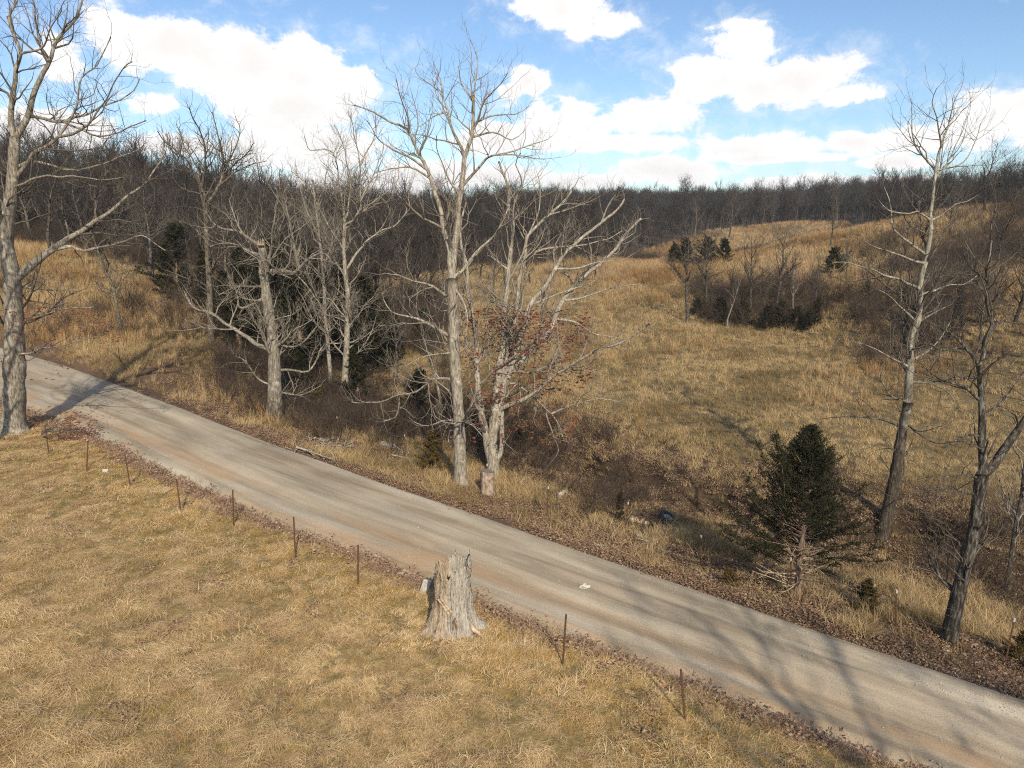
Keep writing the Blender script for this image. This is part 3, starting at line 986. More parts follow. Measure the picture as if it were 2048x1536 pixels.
def scatter_litter():
    rg = np.random.default_rng(14)
    protos = [leaf_patch('leaves', M_LITTER, 90, 0.34, 0.028, 400 + i, 0.05) for i in range(5)]
    X, Y = polar_pts(60000, -250, 2350, 9, 62, rg, 0.3)
    Z, D, S = zfun(X, Y, True)
    dc, sc, ic = line_dist(X, Y, CREEK)
    px, py, dep = px_of(X, Y, Z)
    n = len(X)
    nz = fbm(X * 0.5, Y * 0.5, 3, 71)
    w = (S > 0) * sstep(9.0, 1.5, D) * (D > 0.12) * (0.25 + 1.1 * nz) * sstep(250, 620, px)
    w = np.maximum(w, sstep(6.5, 2.0, dc) * 0.8 * (0.3 + nz))
    w = np.maximum(w, (S < 0) * (D > 0.8) * 0.012)
    ok = (rg.uniform(0, 1, n) < w)
    X, Y, Z = X[ok], Y[ok], Z[ok]; n = len(X)
    scatter('leaf_litter', np.stack([X, Y, Z], 1), np.stack([rg.normal(0, 0.1, n), rg.normal(0, 0.1, n), rg.uniform(0, 6.28, n)], 1), rg.uniform(0.6, 1.35, n), rg.integers(0, 5, n), protos, 'fallen brown leaves along the far roadside and creek bottom', 'leaves')
    # dry grass and weeds of the far verge
    vp = [blade_mesh('verge', M_PASTURE, 26, 0.15, 0.38, 0.8, 0.005, 0.35, 430 + i, 3) for i in range(4)]
    X, Y = polar_pts(70000, -250, 2350, 9, 60, rg, 0.3)
    Z, D, S = zfun(X, Y, True)
    n = len(X)
    nz = fbm(X * 0.3, Y * 0.3, 4, 73)
    px, py, dep = px_of(X, Y, Z)
    w = (S > 0) * sstep(9.0, 4.0, D) * sstep(0.35, 1.0, D) * (0.1 + 1.3 * sstep(0.42, 0.62, nz))
    w *= np.where(px < 620, 1.0, 0.9)
    ok = rg.uniform(0, 1, n) < w
    X, Y, Z = X[ok], Y[ok], Z[ok]; n = len(X)
    scatter('verge_grass', np.stack([X, Y, Z], 1), np.stack([rg.normal(0, 0.15, n), rg.normal(0, 0.15, n), rg.uniform(0, 6.28, n)], 1), rg.uniform(0.6, 1.5, n), rg.integers(0, 4, n), vp, 'dry grass tufts on the far verge between road and creek', 'grass')


def scatter_gravel():
    rg = np.random.default_rng(15)
    protos = [stone_mesh('stone', M_GRAVEL, 500 + i, 1) for i in range(5)]
    X, Y = polar_pts(160000, -250, 2350, 9, 55, rg, 0.2)
    Z, D, S = zfun(X, Y, True)
    n = len(X)
    dd, ss, ii = line_dist(X, Y, R_MID)
    nz = fbm(X * 1.2, Y * 1.2, 3, 81)
    pxg = px_of(X, Y, Z)[0]
    heap = 1 + 2.2 * (ss < 0) * sstep(900, 500, pxg) + 3.0 * (ss > 0) * sstep(1550, 1800, pxg)
    w = np.exp(-((D + 0.10) / (0.16 + 0.06 * heap)) ** 2) * (0.1 + 1.3 * sstep(0.4, 0.6, nz)) * heap * 0.8 + (D < -0.2) * (0.02 + 0.10 * sstep(0.55, 0.7, nz))
    ok = rg.uniform(0, 1, n) < w
    X, Y, D, Z = X[ok], Y[ok], D[ok], Z[ok]; n = len(X)
    ii = ii[ok]; dd = dd[ok]
    hw = np.interp(ii, np.arange(160), R_HALF)
    q = np.clip(dd / (hw + 0.25), 0, 1)
    zr = np.interp(ii, np.arange(160), R_MID[:, 2]) + 0.03 + 0.06 * (1 - q ** 2) - 0.03 * np.exp(-((q - 0.42) / 0.13) ** 2) - sstep(0.86, 1, q) * 0.14
    Z = np.maximum(Z, zr) + 0.004
    s = rg.uniform(0.006, 0.014, n) * np.where(rg.uniform(0, 1, n) < 0.02, 1.7, 1.0)
    scatter('loose_gravel', np.stack([X, Y, Z], 1), rg.uniform(0, 6.28, (n, 3)), s, rg.integers(0, 5, n), protos, 'loose pale gravel on the road and heaped along its edges', 'gravel')


# ------------------------------------------------------------------ bare trees
def norm(v):
    return v / (np.linalg.norm(v) + 1e-12)


class Grower:
    def __init__(self, seed, crook=0.32, up=0.10, dens=(1.25, 2.4, 3.2), rmin=0.006, minlen=0.22, maxlev=3, sides=(5, 4, 3)):
        self.r = np.random.default_rng(seed); self.tw = MB(); self.crook = crook; self.up = up
        self.dens = dens; self.rmin = rmin; self.minlen = minlen; self.maxlev = maxlev; self.sides = sides
        self.tips = []

    def branch(self, p, d, L, r0, lev):
        r = self.r
        n = int(np.clip(L / 0.28, 3, 7)) if lev == 1 else int(np.clip(L / 0.22, 2, 5))
        st = L / n
        P = np.empty((n + 1, 3)); P[0] = p
        dd = norm(d)
        kick = r.normal(0, 1, (n, 3)) * self.crook
        kick[:, 2] += self.up
        for i in range(n):
            dd = norm(dd + kick[i])
            P[i + 1] = P[i] + dd * st
        R = r0 + (max(self.rmin * 0.55, r0 * 0.22) - r0) * np.linspace(0, 1, n + 1)
        self.tw.tube(P, R, self.sides[min(lev - 1, len(self.sides) - 1)])
        if lev >= self.maxlev:
            self.tips.append(P[-1]); return
        nc = max(2, int(L * self.dens[lev] * r.uniform(0.8, 1.25) + 0.5))
        self.children(P, R, L, lev, nc, 0.15)
        self.tips.append(P[-1])

    def children(self, P, R, L, lev, nc, t0, maxl=3.4, ang=(0.55, 1.15), flat=None):
        r = self.r
        n = len(P) - 1
        ts = np.sort(r.uniform(t0, 1.0, nc)); ts[-1] = 0.985
        az = r.uniform(0, 2 * math.pi)
        for t in ts:
            f = t * n; i = min(int(f), n - 1); q = f - i
            p = P[i] * (1 - q) + P[i + 1] * q
            tan = norm(P[i + 1] - P[i])
            rr = R[i] * (1 - q) + R[i + 1] * q
            a = norm(np.cross(tan, [0.13, 0.31, 0.94] if abs(tan[2]) < 0.9 else [1.0, 0.2, 0]))
            b = np.cross(tan, a)
            az += 2.4 + r.normal(0, 0.7)
            th = r.uniform(*ang) * (0.5 if t > 0.97 else 1)
            d = tan * math.cos(th) + (a * math.cos(az) + b * math.sin(az)) * math.sin(th)
            d = d + np.array([0, 0, 0.22])
            ll = (0.42 * (1 - t) * L + 0.24 * min(L, 2.5) + 0.18) * r.uniform(0.55, 1.15)
            ll = min(ll, maxl)
            if ll < self.minlen: ll = self.minlen
            self.branch(p, d, ll, max(self.rmin, min(rr * 0.6, ll * 0.019 + 0.0035)), lev + 1)


def resample(P, step):
    P = np.asarray(P, float)
    if len(P) > 2:                                   # Catmull-Rom
        Q = np.vstack([2 * P[0] - P[1], P, 2 * P[-1] - P[-2]])
        out = []
        for i in range(1, len(Q) - 2):
            p0, p1, p2, p3 = Q[i - 1], Q[i], Q[i + 1], Q[i + 2]
            m = max(2, int(np.linalg.norm(p2 - p1) / step))
            t = np.linspace(0, 1, m, endpoint=False)[:, None]
            out.append(0.5 * (2 * p1 + (p2 - p0) * t + (2 * p0 - 5 * p1 + 4 * p2 - p3) * t ** 2 + (3 * p1 - p0 - 3 * p2 + p3) * t ** 3))
        out.append(P[-1:])
        return np.vstack(out)
    m = max(2, int(np.linalg.norm(P[1] - P[0]) / step))
    t = np.linspace(0, 1, m + 1)[:, None]
    return P[0] * (1 - t) + P[1] * t


def arclen(P):
    return np.concatenate([[0], np.cumsum(np.linalg.norm(np.diff(P, axis=0), axis=1))])


def hero_tree(name, label, bark, stems, seed, base=None, group=None, flare=1.5, dens=1.25, crook=0.25, maxlev=3, gd=(1.25, 2.2, 4.4), rmin=0.0045, leaves=None, trunk_kids=0.3, cat='tree', maxl=3.4, twig=None, trunk_bark=None):
    """a bare tree whose trunk and main limbs follow traced lines; every limb bends towards or away from the camera too"""
    r = np.random.default_rng(seed)
    b0 = base if base is not None else ground_at(*stems[0][3][0])
    Y0 = b0[1]
    root = empty(name, tuple(b0))
    tag(root, label, cat, group)
    g = Grower(seed, crook=crook, dens=gd, maxlev=maxlev, rmin=rmin)
    done = []
    for si, (par, w0, w1, pts) in enumerate(stems):
        pts = np.asarray(pts, float)
        if par < 0:
            q1 = at_y(pts[1][0], pts[1][1], Y0) - b0
            s3, dy0 = b0 - q1 / np.linalg.norm(q1) * 0.5, 0.0
            ext = 0.35
            P3 = [s3]
            dyend = r.normal(0, 0.35)
            rest = pts[1:]
        else:
            PP, PR, PX = done[par]
            k = int(np.argmin(((PX - pts[0]) ** 2).sum(1)))
            s3 = PP[k]; dy0 = s3[1] - Y0
            ext = np.hypot(*(pts[-1] - pts[0])) * Y0 / F
            dyend = dy0 + r.choice([-1, 1]) * r.uniform(0.25, 0.75) * ext
            if w0 >= 6.5 and abs(pts[-1][1] - pts[0][1]) > 1.3 * abs(pts[-1][0] - pts[0][0]): dyend = dy0 + r.uniform(0.02, 0.14) * ext
            P3 = [s3]; rest = pts[1:]
            # a limb that starts away from its parent line keeps its first point
        acc = np.concatenate([[0], np.cumsum(np.hypot(*np.diff(pts, axis=0).T))]); acc /= acc[-1]
        for q, t in zip(rest, acc[1:]):
            P3.append(at_y(q[0], q[1], Y0 + dy0 + (dyend - dy0) * t ** 1.1))
        P = resample(P3, 0.22)
        L = arclen(P)
        if par >= 0:
            amp = 0.022 + 0.012 * min(L[-1], 4)
            wob = r.normal(0, amp, P.shape)
            for _ in range(2): wob[1:-1] = (wob[:-2] + wob[1:-1] + wob[2:]) / 3
            wob *= np.clip(np.arange(len(P)) / 3.0, 0, 1)[:, None]; P = P + wob
        t = L / L[-1]
        dep = (P[:, 1] * CP - (P[:, 2] - CAM_H) * SP)
        R = 0.5 * (w0 + (w1 - w0) * (t if par < 0 else 1 - (1 - t) ** (1.15 if 10 <= w0 < 19 else 2.0 if w0 >= 19 else 1.5))) * dep / F
        if par < 0 and flare > 1:
            hh = L
            R = R * (1 + (flare - 1) * np.exp(-np.maximum(0, hh - 0.5) / 0.3))
        X, Yp, _ = px_of(P[:, 0], P[:, 1], P[:, 2])
        done.append((P, R, np.stack([X, Yp], 1)))
        mb = MB()
        trunk_like = par < 0
        k = 14 if trunk_like else (9 if w0 > 7 else 7)
        Q = P - b0
        mb.tube(Q, R * (1 + (r.normal(0, 0.05, len(R)) if trunk_like else 0)), k, cap=True)
        mb.build('trunk' if trunk_like else 'limb', (trunk_bark or bark) if trunk_like else bark, root)
        nk = int(L[-1] * dens * 1.2 * (0.55 if trunk_like else 1.0) * r.uniform(0.85, 1.15)) + 2
        g.children(Q, R, L[-1], 0, nk, trunk_kids if trunk_like else 0.10, maxl=maxl)
    g.tw.build('crown', twig or M_TWIG_PALE, root)
    if leaves:
        nl, col, rng_h, size = leaves
        tips = np.array(g.tips) + b0
        px, py, _ = px_of(tips[:, 0], tips[:, 1], tips[:, 2])
        x0, y0, x1, y1 = rng_h
        tips = tips[(px > x0) & (px < x1) & (py > y0) & (py < y1)] - b0
        if len(tips):
            root_leaves(root, tips, nl, col, size, r)
    return root, g, b0


def root_leaves(root, tips, n, mat, size, r):
    mb = MB()
    for i in range(n):
        c = tips[r.integers(len(tips))] + r.normal(0, 0.13, 3)
        R = np.array(Matrix.Rotation(r.uniform(0, 6.28), 3, 'Z') @ Matrix.Rotation(r.uniform(0, 6.28), 3, 'X'))
        s = size * r.uniform(0.7, 1.3)
        v = np.array([[-1, 0, 0], [-.2, .45, .15], [1, 0, 0.05], [-.2, -.45, .15]]) * s
        mb.add(v @ R.T + c, [(0, 1, 2, 3)])
    o = mb.build('leaves', mat, root, smooth=False)
    o['kind'] = 'stuff'
    return o


def free_tree_meshes(seed, bark, H=12.0, spread=0.42, clear=0.28, nl=14, lean=0.05, up=0.14, dens=1.15, gd=(1.1, 2.0, 2.4), maxlev=3, rmin=0.008, r0=None, crook=0.32, limb_ang=(0.5, 1.0), forks=1):
    """trunk mesh and crown mesh of an untraced bare tree standing at the origin"""
    r = np.random.default_rng(seed)
    g = Grower(seed, dens=gd, maxlev=maxlev, rmin=rmin, up=up, crook=crook)
    tm = MB()
    n = 12
    P = np.zeros((n + 1, 3)); d = norm(np.array([r.normal(0, lean), r.normal(0, lean), 1.0]))
    for i in range(n):
        d = norm(d + np.array([*r.normal(0, 0.07, 2), 0.04])); P[i + 1] = P[i] + d * H * 0.88 / n
    P[0, 2] = -0.15
    rb = r0 or H * 0.0165
    t = np.linspace(0, 1, n + 1)
    R = rb * (1 - 0.86 * t ** 0.9) * (1 + 0.5 * np.exp(-t * 18))
    tm.tube(P, R, 8, cap=True)
    hs = np.sort(r.uniform(clear, 0.97, nl)); az = r.uniform(0, 6.28)
    for h in hs:
        f = h * n; i = min(int(f), n - 1); q = f - i
        p = P[i] * (1 - q) + P[i + 1] * q
        rr = (R[i] * (1 - q) + R[i + 1] * q)
        az += 2.4 + r.normal(0, 0.4)
        th = r.uniform(*limb_ang) * (1.15 - 0.45 * h)
        d = np.array([math.cos(az) * math.sin(th), math.sin(az) * math.sin(th), math.cos(th)])
        q_ = (h - clear) / (1 - clear)
        L = H * spread * (0.55 + 0.75 * q_ * (1 - q_) * 2) * (1 - 0.45 * q_) * r.uniform(0.75, 1.2)
        m = max(5, int(L / 0.45))
        B = np.zeros((m + 1, 3)); B[0] = p
        dd = d
        for j in range(m):
            dd = norm(dd + r.normal(0, 0.17, 3) + np.array([0, 0, up * 0.55])); B[j + 1] = B[j] + dd * L / m
        RB = np.linspace(min(rr * 0.62, L * 0.02 + 0.01), rmin * 1.3, m + 1)
        tm.tube(B, RB, 6)
        g.children(B, RB, L, 0, int(L * dens * 1.25) + 2, 0.12, maxl=2.6)
    g.children(P, R, H, 0, int(H * 0.7), clear * 1.1, maxl=1.8)
    return tm.mesh('trunk', bark), g.tw.mesh('crown', M_TWIG_DARK if bark is not M_BARK_WOOD else bark)


def place_tree(name, label, meshes, loc, H, H0, rz, group=None, wide=1.0, cat='tree', tilt=(0, 0)):
    root = empty(name, tuple(loc), rz)
    s = H / H0
    root.scale = (s * wide, s * wide, s)
    root.rotation_euler = (tilt[0], tilt[1], rz)
    tag(root, label, cat, group)
    for nm, me in zip(('trunk', 'crown', 'leaves'), meshes):
        o = bpy.data.objects.new(nm, me); COL.objects.link(o); o.parent = root
    return root


# ------------------------------------------------------------------ red cedars
def cedar_meshes(seed, H=4.5, R=1.5, mat=None, bare=0.22, nb=95, skew=0.0, sprays=1.0, tips=3, size=0.075, e0=0.35, open_foot=False, prof=0.75):
    r = np.random.default_rng(seed)
    tm, fm = MB(), MB()
    n = 9
    P = np.stack([np.cumsum(r.normal(0, 0.02 * H / n * 3, n + 1)), np.cumsum(r.normal(0, 0.02 * H / n * 3, n + 1)), np.linspace(-0.1, H * 0.96, n + 1)], 1)
    P[:, :2] -= P[0, :2]
    tm.tube(P, np.linspace(0.022 * H, 0.006, n + 1) * (1 + 0.4 * np.exp(-np.linspace(0, 1, n + 1) * 15)), 7)
    az = r.uniform(0, 6.28)
    V = []
    for b in range(nb):
        h = bare + (1 - bare) * (b / nb) ** 1.15
        az += 2.4 + r.normal(0, 0.5)
        env = R * (1 - (h - bare) / (1 - bare)) ** prof * (0.75 + 0.25 * math.sin(az * 1.0 + seed)) * (r.uniform(0.45, 1.0) if r.uniform() < 0.8 else r.uniform(1.0, 1.4)) + 0.12
        if open_foot and h < 0.44 and abs(((az + math.pi / 2 + 0.3 + math.pi) % (2 * math.pi)) - math.pi) < 0.85: continue
        if h < bare + 0.1: env *= 0.85
        elv = e0 + (1.1 - e0) * ((h - bare) / (1 - bare)) ** 0.8 + r.normal(0, 0.15)
        p = np.array([np.interp(h * H, P[:, 2], P[:, 0]), np.interp(h * H, P[:, 2], P[:, 1]), h * H])
        d = np.array([math.cos(az) * math.cos(elv), math.sin(az) * math.cos(elv), math.sin(elv)])
        m = max(3, int(env / 0.16))
        B = np.zeros((m + 1, 3)); B[0] = p; dd = d
        for j in range(m):
            dd = norm(dd + r.normal(0, 0.10, 3) + np.array([0, 0, 0.05])); B[j + 1] = B[j] + dd * env / m
        tm.tube(B, np.linspace(0.009 + 0.004 * env, 0.003, m + 1), 3)
        ns = int((env * 30 + 8) * sprays)
        for s in range(ns):
            t = r.uniform(0.22, 1.0) ** 0.8
            f = t * m; i = min(int(f), m - 1); q = f - i
            c = B[i] * (1 - q) + B[i + 1] * q
            sd_ = norm(r.normal(0, 1, 3) * np.array([1, 1, 0.6]) + dd * 0.9 + np.array([0, 0, 0.35]))
            ll = r.uniform(0.10, 0.26) * (1.15 - 0.5 * t) * (H / 4.5) ** 0.35
            V.append((c, sd_, ll))
    for k in range(tips):                            # side leaders
        h = r.uniform(0.55, 0.8); a = r.uniform(0, 6.28)
        p = np.array([0, 0, h * H]); d = norm(np.array([0.5 * math.cos(a), 0.5 * math.sin(a), 1.0])); L = H * r.uniform(0.16, 0.24)
        for s in range(int(60 * sprays)):
            t = r.uniform(0.3, 1); w = 0.10 * H * 0.4 * (1.1 - t)
            V.append((p + d * L * t + np.array([w * r.normal(), w * r.normal(), 0]), norm(d + r.normal(0, 0.5, 3)), r.uniform(0.1, 0.2)))
    # every spray: a little stem with short scale-leaf fans
    for (c, d, ll) in V:
        a = norm(np.cross(d, r.normal(0, 1, 3))); b_ = np.cross(d, a)
        k = 6
        base = c[None] + d[None] * ll * np.linspace(0.05, 0.85, k)[:, None]
        ang = r.uniform(0, 6.28, k)
        out = (np.cos(ang)[:, None] * a + np.sin(ang)[:, None] * b_)
        tip = base + d[None] * size * 0.9 + out * size * 0.75
        wv = np.cross(out, d) * size * 0.22
        v = np.empty((k * 4, 3)); v[0::4] = base; v[1::4] = (base + tip) / 2 + wv; v[2::4] = tip; v[3::4] = (base + tip) / 2 - wv
        q = np.arange(k)[:, None] * 4 + np.arange(4)[None]
        fm.add(v, q)
    return tm.mesh('trunk', M_BARK_CEDAR), fm.mesh('foliage', mat or M_CEDAR, False)


def place_cedar(name, label, meshes, loc, H, H0, rz, group=None, wide=1.0):
    root = empty(name, tuple(loc), rz)
    s = H / H0
    root.scale = (s * wide, s * wide, s)
    tag(root, label, 'cedar tree', group)
    for nm, me in zip(('trunk', 'foliage'), meshes):
        o = bpy.data.objects.new(nm, me); COL.objects.link(o); o.parent = root
    return root

# ------------------------------------------------------------------ ground cover
scatter_field()
scatter_pasture()
scatter_sedge()
scatter_litter()
scatter_gravel()

# ------------------------------------------------------------------ traced trees along the road
hero_tree('oak_tree', 'massive rough-barked bare oak at the left edge of the picture beside the road', M_BARK_GREY, [
    (-1, 44, 18, [(27, 864), (29, 723), (27, 604), (24, 552), (17, 518), (12, 480), (18, 420), (24, 376), (29, 290), (30, 273)]),
    (0, 12, 3, [(29, 280), (22, 239), (26, 188), (34, 137), (44, 106), (34, 79), (20, 41), (34, -5), (40, -60)]),
    (0, 13, 3, [(31, 276), (40, 262), (58, 219), (75, 171), (99, 123), (116, 79), (147, 41), (164, 20), (175, -40)]),
    (2, 6, 2, [(97, 125), (92, 113), (79, 79), (68, 20), (72, -40)]),
    (1, 5, 2, [(44, 106), (79, 96), (100, 60), (120, 20)]),
    (2, 6.5, 2, [(50, 235), (85, 236), (126, 246), (147, 236), (191, 219), (239, 198), (284, 164)]),
    (0, 8.5, 2, [(22, 359), (68, 308), (120, 273), (147, 222), (164, 154), (195, 130), (219, 79)]),
    (0, 7, 2, [(28, 345), (68, 323), (137, 338), (212, 326), (246, 309), (290, 301)]),
    (0, 6, 2, [(26, 376), (85, 352), (154, 352), (205, 359), (246, 357)]),
    (0, 20, 3, [(26, 562), (60, 530), (102, 500), (188, 444), (256, 396), (308, 342), (330, 290)]),
    (9, 8, 2, [(102, 500), (143, 494), (164, 503), (239, 487), (283, 470), (328, 498)]),
    (0, 5, 1.5, [(28, 576), (102, 582), (154, 580)]),
    (0, 4, 1.5, [(28, 638), (102, 624), (137, 617), (190, 618)]),
    (0, 5, 1.5, [(29, 712), (100, 695), (160, 680), (200, 672)]),
    (0, 8, 2, [(15, 490), (-30, 430), (-80, 380)]),
    (1, 5, 2, [(22, 191), (0, 145), (-40, 110)]),
    (0, 8, 2, [(20, 430), (-40, 350), (-110, 300)]),
    (5, 5, 2, [(126, 246), (190, 270), (240, 262), (285, 240)]),
    (6, 6, 2, [(120, 273), (170, 258), (200, 215), (230, 160), (262, 120)]),
], 21, leaves=(420, M_REDLEAF, (-60, 620, 240, 780), 0.06), dens=1.3, twig=M_TWIG_DARK)  # dark twig colour stands in for backlight against the sky

hero_tree('oak_tree', 'slim dark oak with a wide fan-shaped crown behind the broken-topped oak', M_BARK_OAK, [
    (-1, 13, 8, [(421, 683), (420, 600), (415, 512), (410, 410), (400, 372)]),
    (0, 6, 2, [(410, 420), (393, 359), (376, 325), (335, 287), (318, 262)]),
    (0, 7, 2, [(410, 410), (437, 376), (448, 342), (441, 290), (424, 222)]),
    (2, 4, 1.5, [(440, 372), (472, 342), (500, 330), (530, 321)]),
    (0, 6, 2, [(402, 375), (413, 335), (410, 290), (386, 239), (378, 215)]),
    (2, 4, 1.5, [(447, 340), (470, 300), (480, 260), (470, 235)]),
    (0, 4, 1.5, [(404, 380), (390, 330), (365, 280), (350, 245)]),
    (2, 4, 1.5, [(448, 350), (490, 310), (510, 280)]),
    (0, 4, 1.5, [(413, 470), (440, 440), (470, 420)]),
    (0, 4, 1.5, [(413, 480), (380, 450), (350, 440)]),
    (0, 4, 1.5, [(417, 540), (450, 500), (480, 490)]),
], 22, dens=2.2, twig=M_TWIG_DARK)

r_, g_, b_ = hero_tree('oak_tree', 'broken-topped oak with pale crooked limbs on the far verge of the road', M_BARK_GREY, [
    (-1, 30, 15, [(550, 840), (549, 740), (545, 672), (537, 621), (528, 552), (523, 484)]),
    (0, 8, 2, [(521, 492), (489, 470), (444, 453), (424, 437), (407, 410)]),
    (0, 7, 2, [(523, 513), (478, 491), (437, 489), (420, 493)]),
    (0, 10, 3, [(528, 547), (560, 540), (591, 544), (608, 525), (632, 508), (649, 508), (663, 523)]),
    (0, 6, 2, [(531, 576), (489, 573), (458, 580), (440, 588)]),
    (0, 10, 2.5, [(547, 705), (506, 682), (461, 655), (427, 631), (393, 617), (362, 580)]),
    (0, 7, 2, [(533, 595), (496, 612), (478, 614), (475, 587), (455, 546)]),
    (0, 8, 3, [(548, 700), (578, 672), (588, 652)]),
    (0, 6, 2, [(549, 742), (590, 742), (615, 744), (632, 723), (649, 689), (687, 689)]),
    (0, 6, 2, [(533, 580), (541, 520), (548, 450), (560, 380), (556, 340)]),
    (0, 5, 1.5, [(548, 690), (600, 690), (640, 640), (660, 600)]),
    (0, 5, 1.5, [(549, 770), (520, 760), (490, 720), (470, 715)]),
    (0, 5, 1.5, [(549, 780), (600, 790), (640, 770)]),
    (1, 4, 1.5, [(489, 470), (470, 440), (455, 400)]),
    (3, 4, 1.5, [(591, 544), (620, 580), (640, 610)]),
], 23, dens=1.7)
mb = MB()                                            # torn wood at the broken top
tp = at_y(522, 484, b_[1]) - b_
for k in range(9):
    a = k * 0.7; q = tp + np.array([0.13 * math.cos(a), 0.13 * math.sin(a), -0.15])
    mb.tube([q, q + np.array([0.0, 0, 0.22 + 0.16 * ((k * 37) % 5) / 5])], [0.05, 0.008], 4)
mb.build('broken_top', M_DEADWOOD, r_)

hero_tree('sapling_tree', 'thin pale stem standing just left of the taller twin trunk in the dark thicket', M_BARK_PALE, [
    (-1, 9, 4, [(664, 797), (660, 740), (655, 680), (650, 630), (648, 570), (640, 480), (632, 420), (625, 360)]),
    (0, 3, 1.2, [(650, 630), (620, 560), (605, 520)]), (0, 3, 1.2, [(645, 540), (665, 480), (668, 440)]),
    (0, 3, 1.2, [(640, 480), (615, 420), (600, 370), (590, 330)]), (0, 3, 1.2, [(655, 670), (690, 620), (705, 580)]),
    (0, 3, 1.2, [(634, 430), (650, 380), (655, 330)]),
], 24, dens=1.9)

hero_tree('bare_tree', 'tall slender bare tree with fine upright twigs left of the centre trunk', M_BARK_PALE, [
    (-1, 15, 6, [(685, 810), (691, 739), (694, 671), (696, 602), (691, 551), (688, 500), (689, 443)]),
    (0, 5, 1.5, [(690, 450), (716, 426), (720, 323), (706, 255), (696, 221)]),
    (0, 5, 1.5, [(689, 445), (680, 380), (668, 306), (620, 300), (612, 275)]),
    (0, 4, 1.5, [(690, 440), (700, 370), (690, 300), (670, 250)]),
    (0, 6, 2, [(690, 540), (730, 487), (764, 460), (791, 450), (819, 419)]),
    (0, 4, 1.5, [(692, 560), (660, 500), (640, 440), (628, 390)]),
    (0, 4, 1.5, [(690, 500), (650, 440), (620, 380), (585, 340)]),
    (1, 4, 1.5, [(717, 400), (750, 340), (770, 290)]),
    (1, 4, 1.5, [(720, 330), (745, 280), (750, 235)]),
    (0, 4, 1.5, [(689, 460), (740, 410), (790, 370), (800, 320)]),
    (0, 4, 1.5, [(694, 660), (730, 610), (750, 590)]),
    (0, 4, 1.5, [(695, 640), (660, 600), (640, 595)]),
    (0, 4, 1.5, [(693, 700), (720, 680), (745, 660)]),
], 25, dens=2.1, crook=0.26)

hero_tree('bare_tree', 'tall pale bare tree in the centre with two leaders reaching high above the skyline', M_BARK_PALE, [
    (-1, 25, 20, [(921, 972), (918, 842), (909, 705), (906, 603), (904, 556)]),
    (0, 13, 2.5, [(904, 560), (894, 487), (880, 419), (867, 375), (856, 340), (839, 310), (812, 262), (781, 245), (747, 224), (712, 214)]),
    (0, 16, 9, [(905, 562), (913, 487), (916, 426), (923, 375), (928, 323), (930, 303)]),
    (2, 7, 1.5, [(930, 305), (918, 282), (904, 252), (891, 211), (877, 180), (839, 156), (831, 135)]),
    (2, 9, 1.5, [(930, 306), (937, 289), (945, 262), (949, 221), (952, 170), (952, 118), (940, 77)]),
    (4, 5, 1.5, [(946, 258), (955, 241), (969, 200), (1000, 170), (1015, 150)]),
    (4, 5, 1.5, [(947, 245), (983, 233), (1031, 231), (1055, 217)]),
    (4, 5, 1.5, [(943, 268), (986, 265), (1024, 279), (1050, 262)]),
    (2, 7, 1.5, [(924, 365), (962, 327), (983, 313), (1037, 311), (1092, 320)]),
    (8, 4, 1.5, [(990, 312), (1027, 303), (1061, 289), (1096, 282)]),
    (1, 6, 1.5, [(852, 333), (820, 316), (791, 303), (754, 276), (737, 241)]),
    (1, 5, 1.5, [(862, 358), (819, 334), (778, 337), (747, 344)]),
    (0, 7, 2, [(905, 606), (867, 575), (822, 563), (795, 548), (767, 544)]),
    (0, 8, 2, [(908, 682), (870, 654), (836, 637), (791, 628), (764, 603)]),
    (0, 6, 2, [(911, 757), (873, 756), (832, 780), (791, 794), (747, 804), (703, 802)]),
    (14, 4, 1.5, [(802, 792), (797, 815), (791, 832), (771, 842)]),
    (0, 4, 1.5, [(909, 702), (853, 712), (805, 736)]),
    (0, 5, 1.5, [(917, 845), (884, 842), (856, 850), (822, 842)]),
    (0, 4, 1.5, [(918, 852), (900, 862), (897, 882)]),
    (2, 8, 2, [(908, 556), (928, 538), (952, 503), (962, 494), (983, 477), (1007, 436), (1014, 410)]),
    (0, 6, 3, [(912, 575), (930, 610), (940, 650)]),
    (3, 4, 1.5, [(895, 225), (870, 230), (840, 250)]),
    (3, 4, 1.5, [(885, 200), (880, 160), (870, 130)]),
    (2, 5, 1.5, [(920, 390), (895, 350), (880, 310), (872, 270)]),
    (1, 4, 1.5, [(820, 275), (815, 235), (800, 190), (795, 160)]),
    (4, 4, 1.5, [(950, 200), (925, 170), (920, 130)]),
    (0, 4, 1.5, [(917, 840), (945, 850), (960, 870)]),
], 26, dens=1.4)

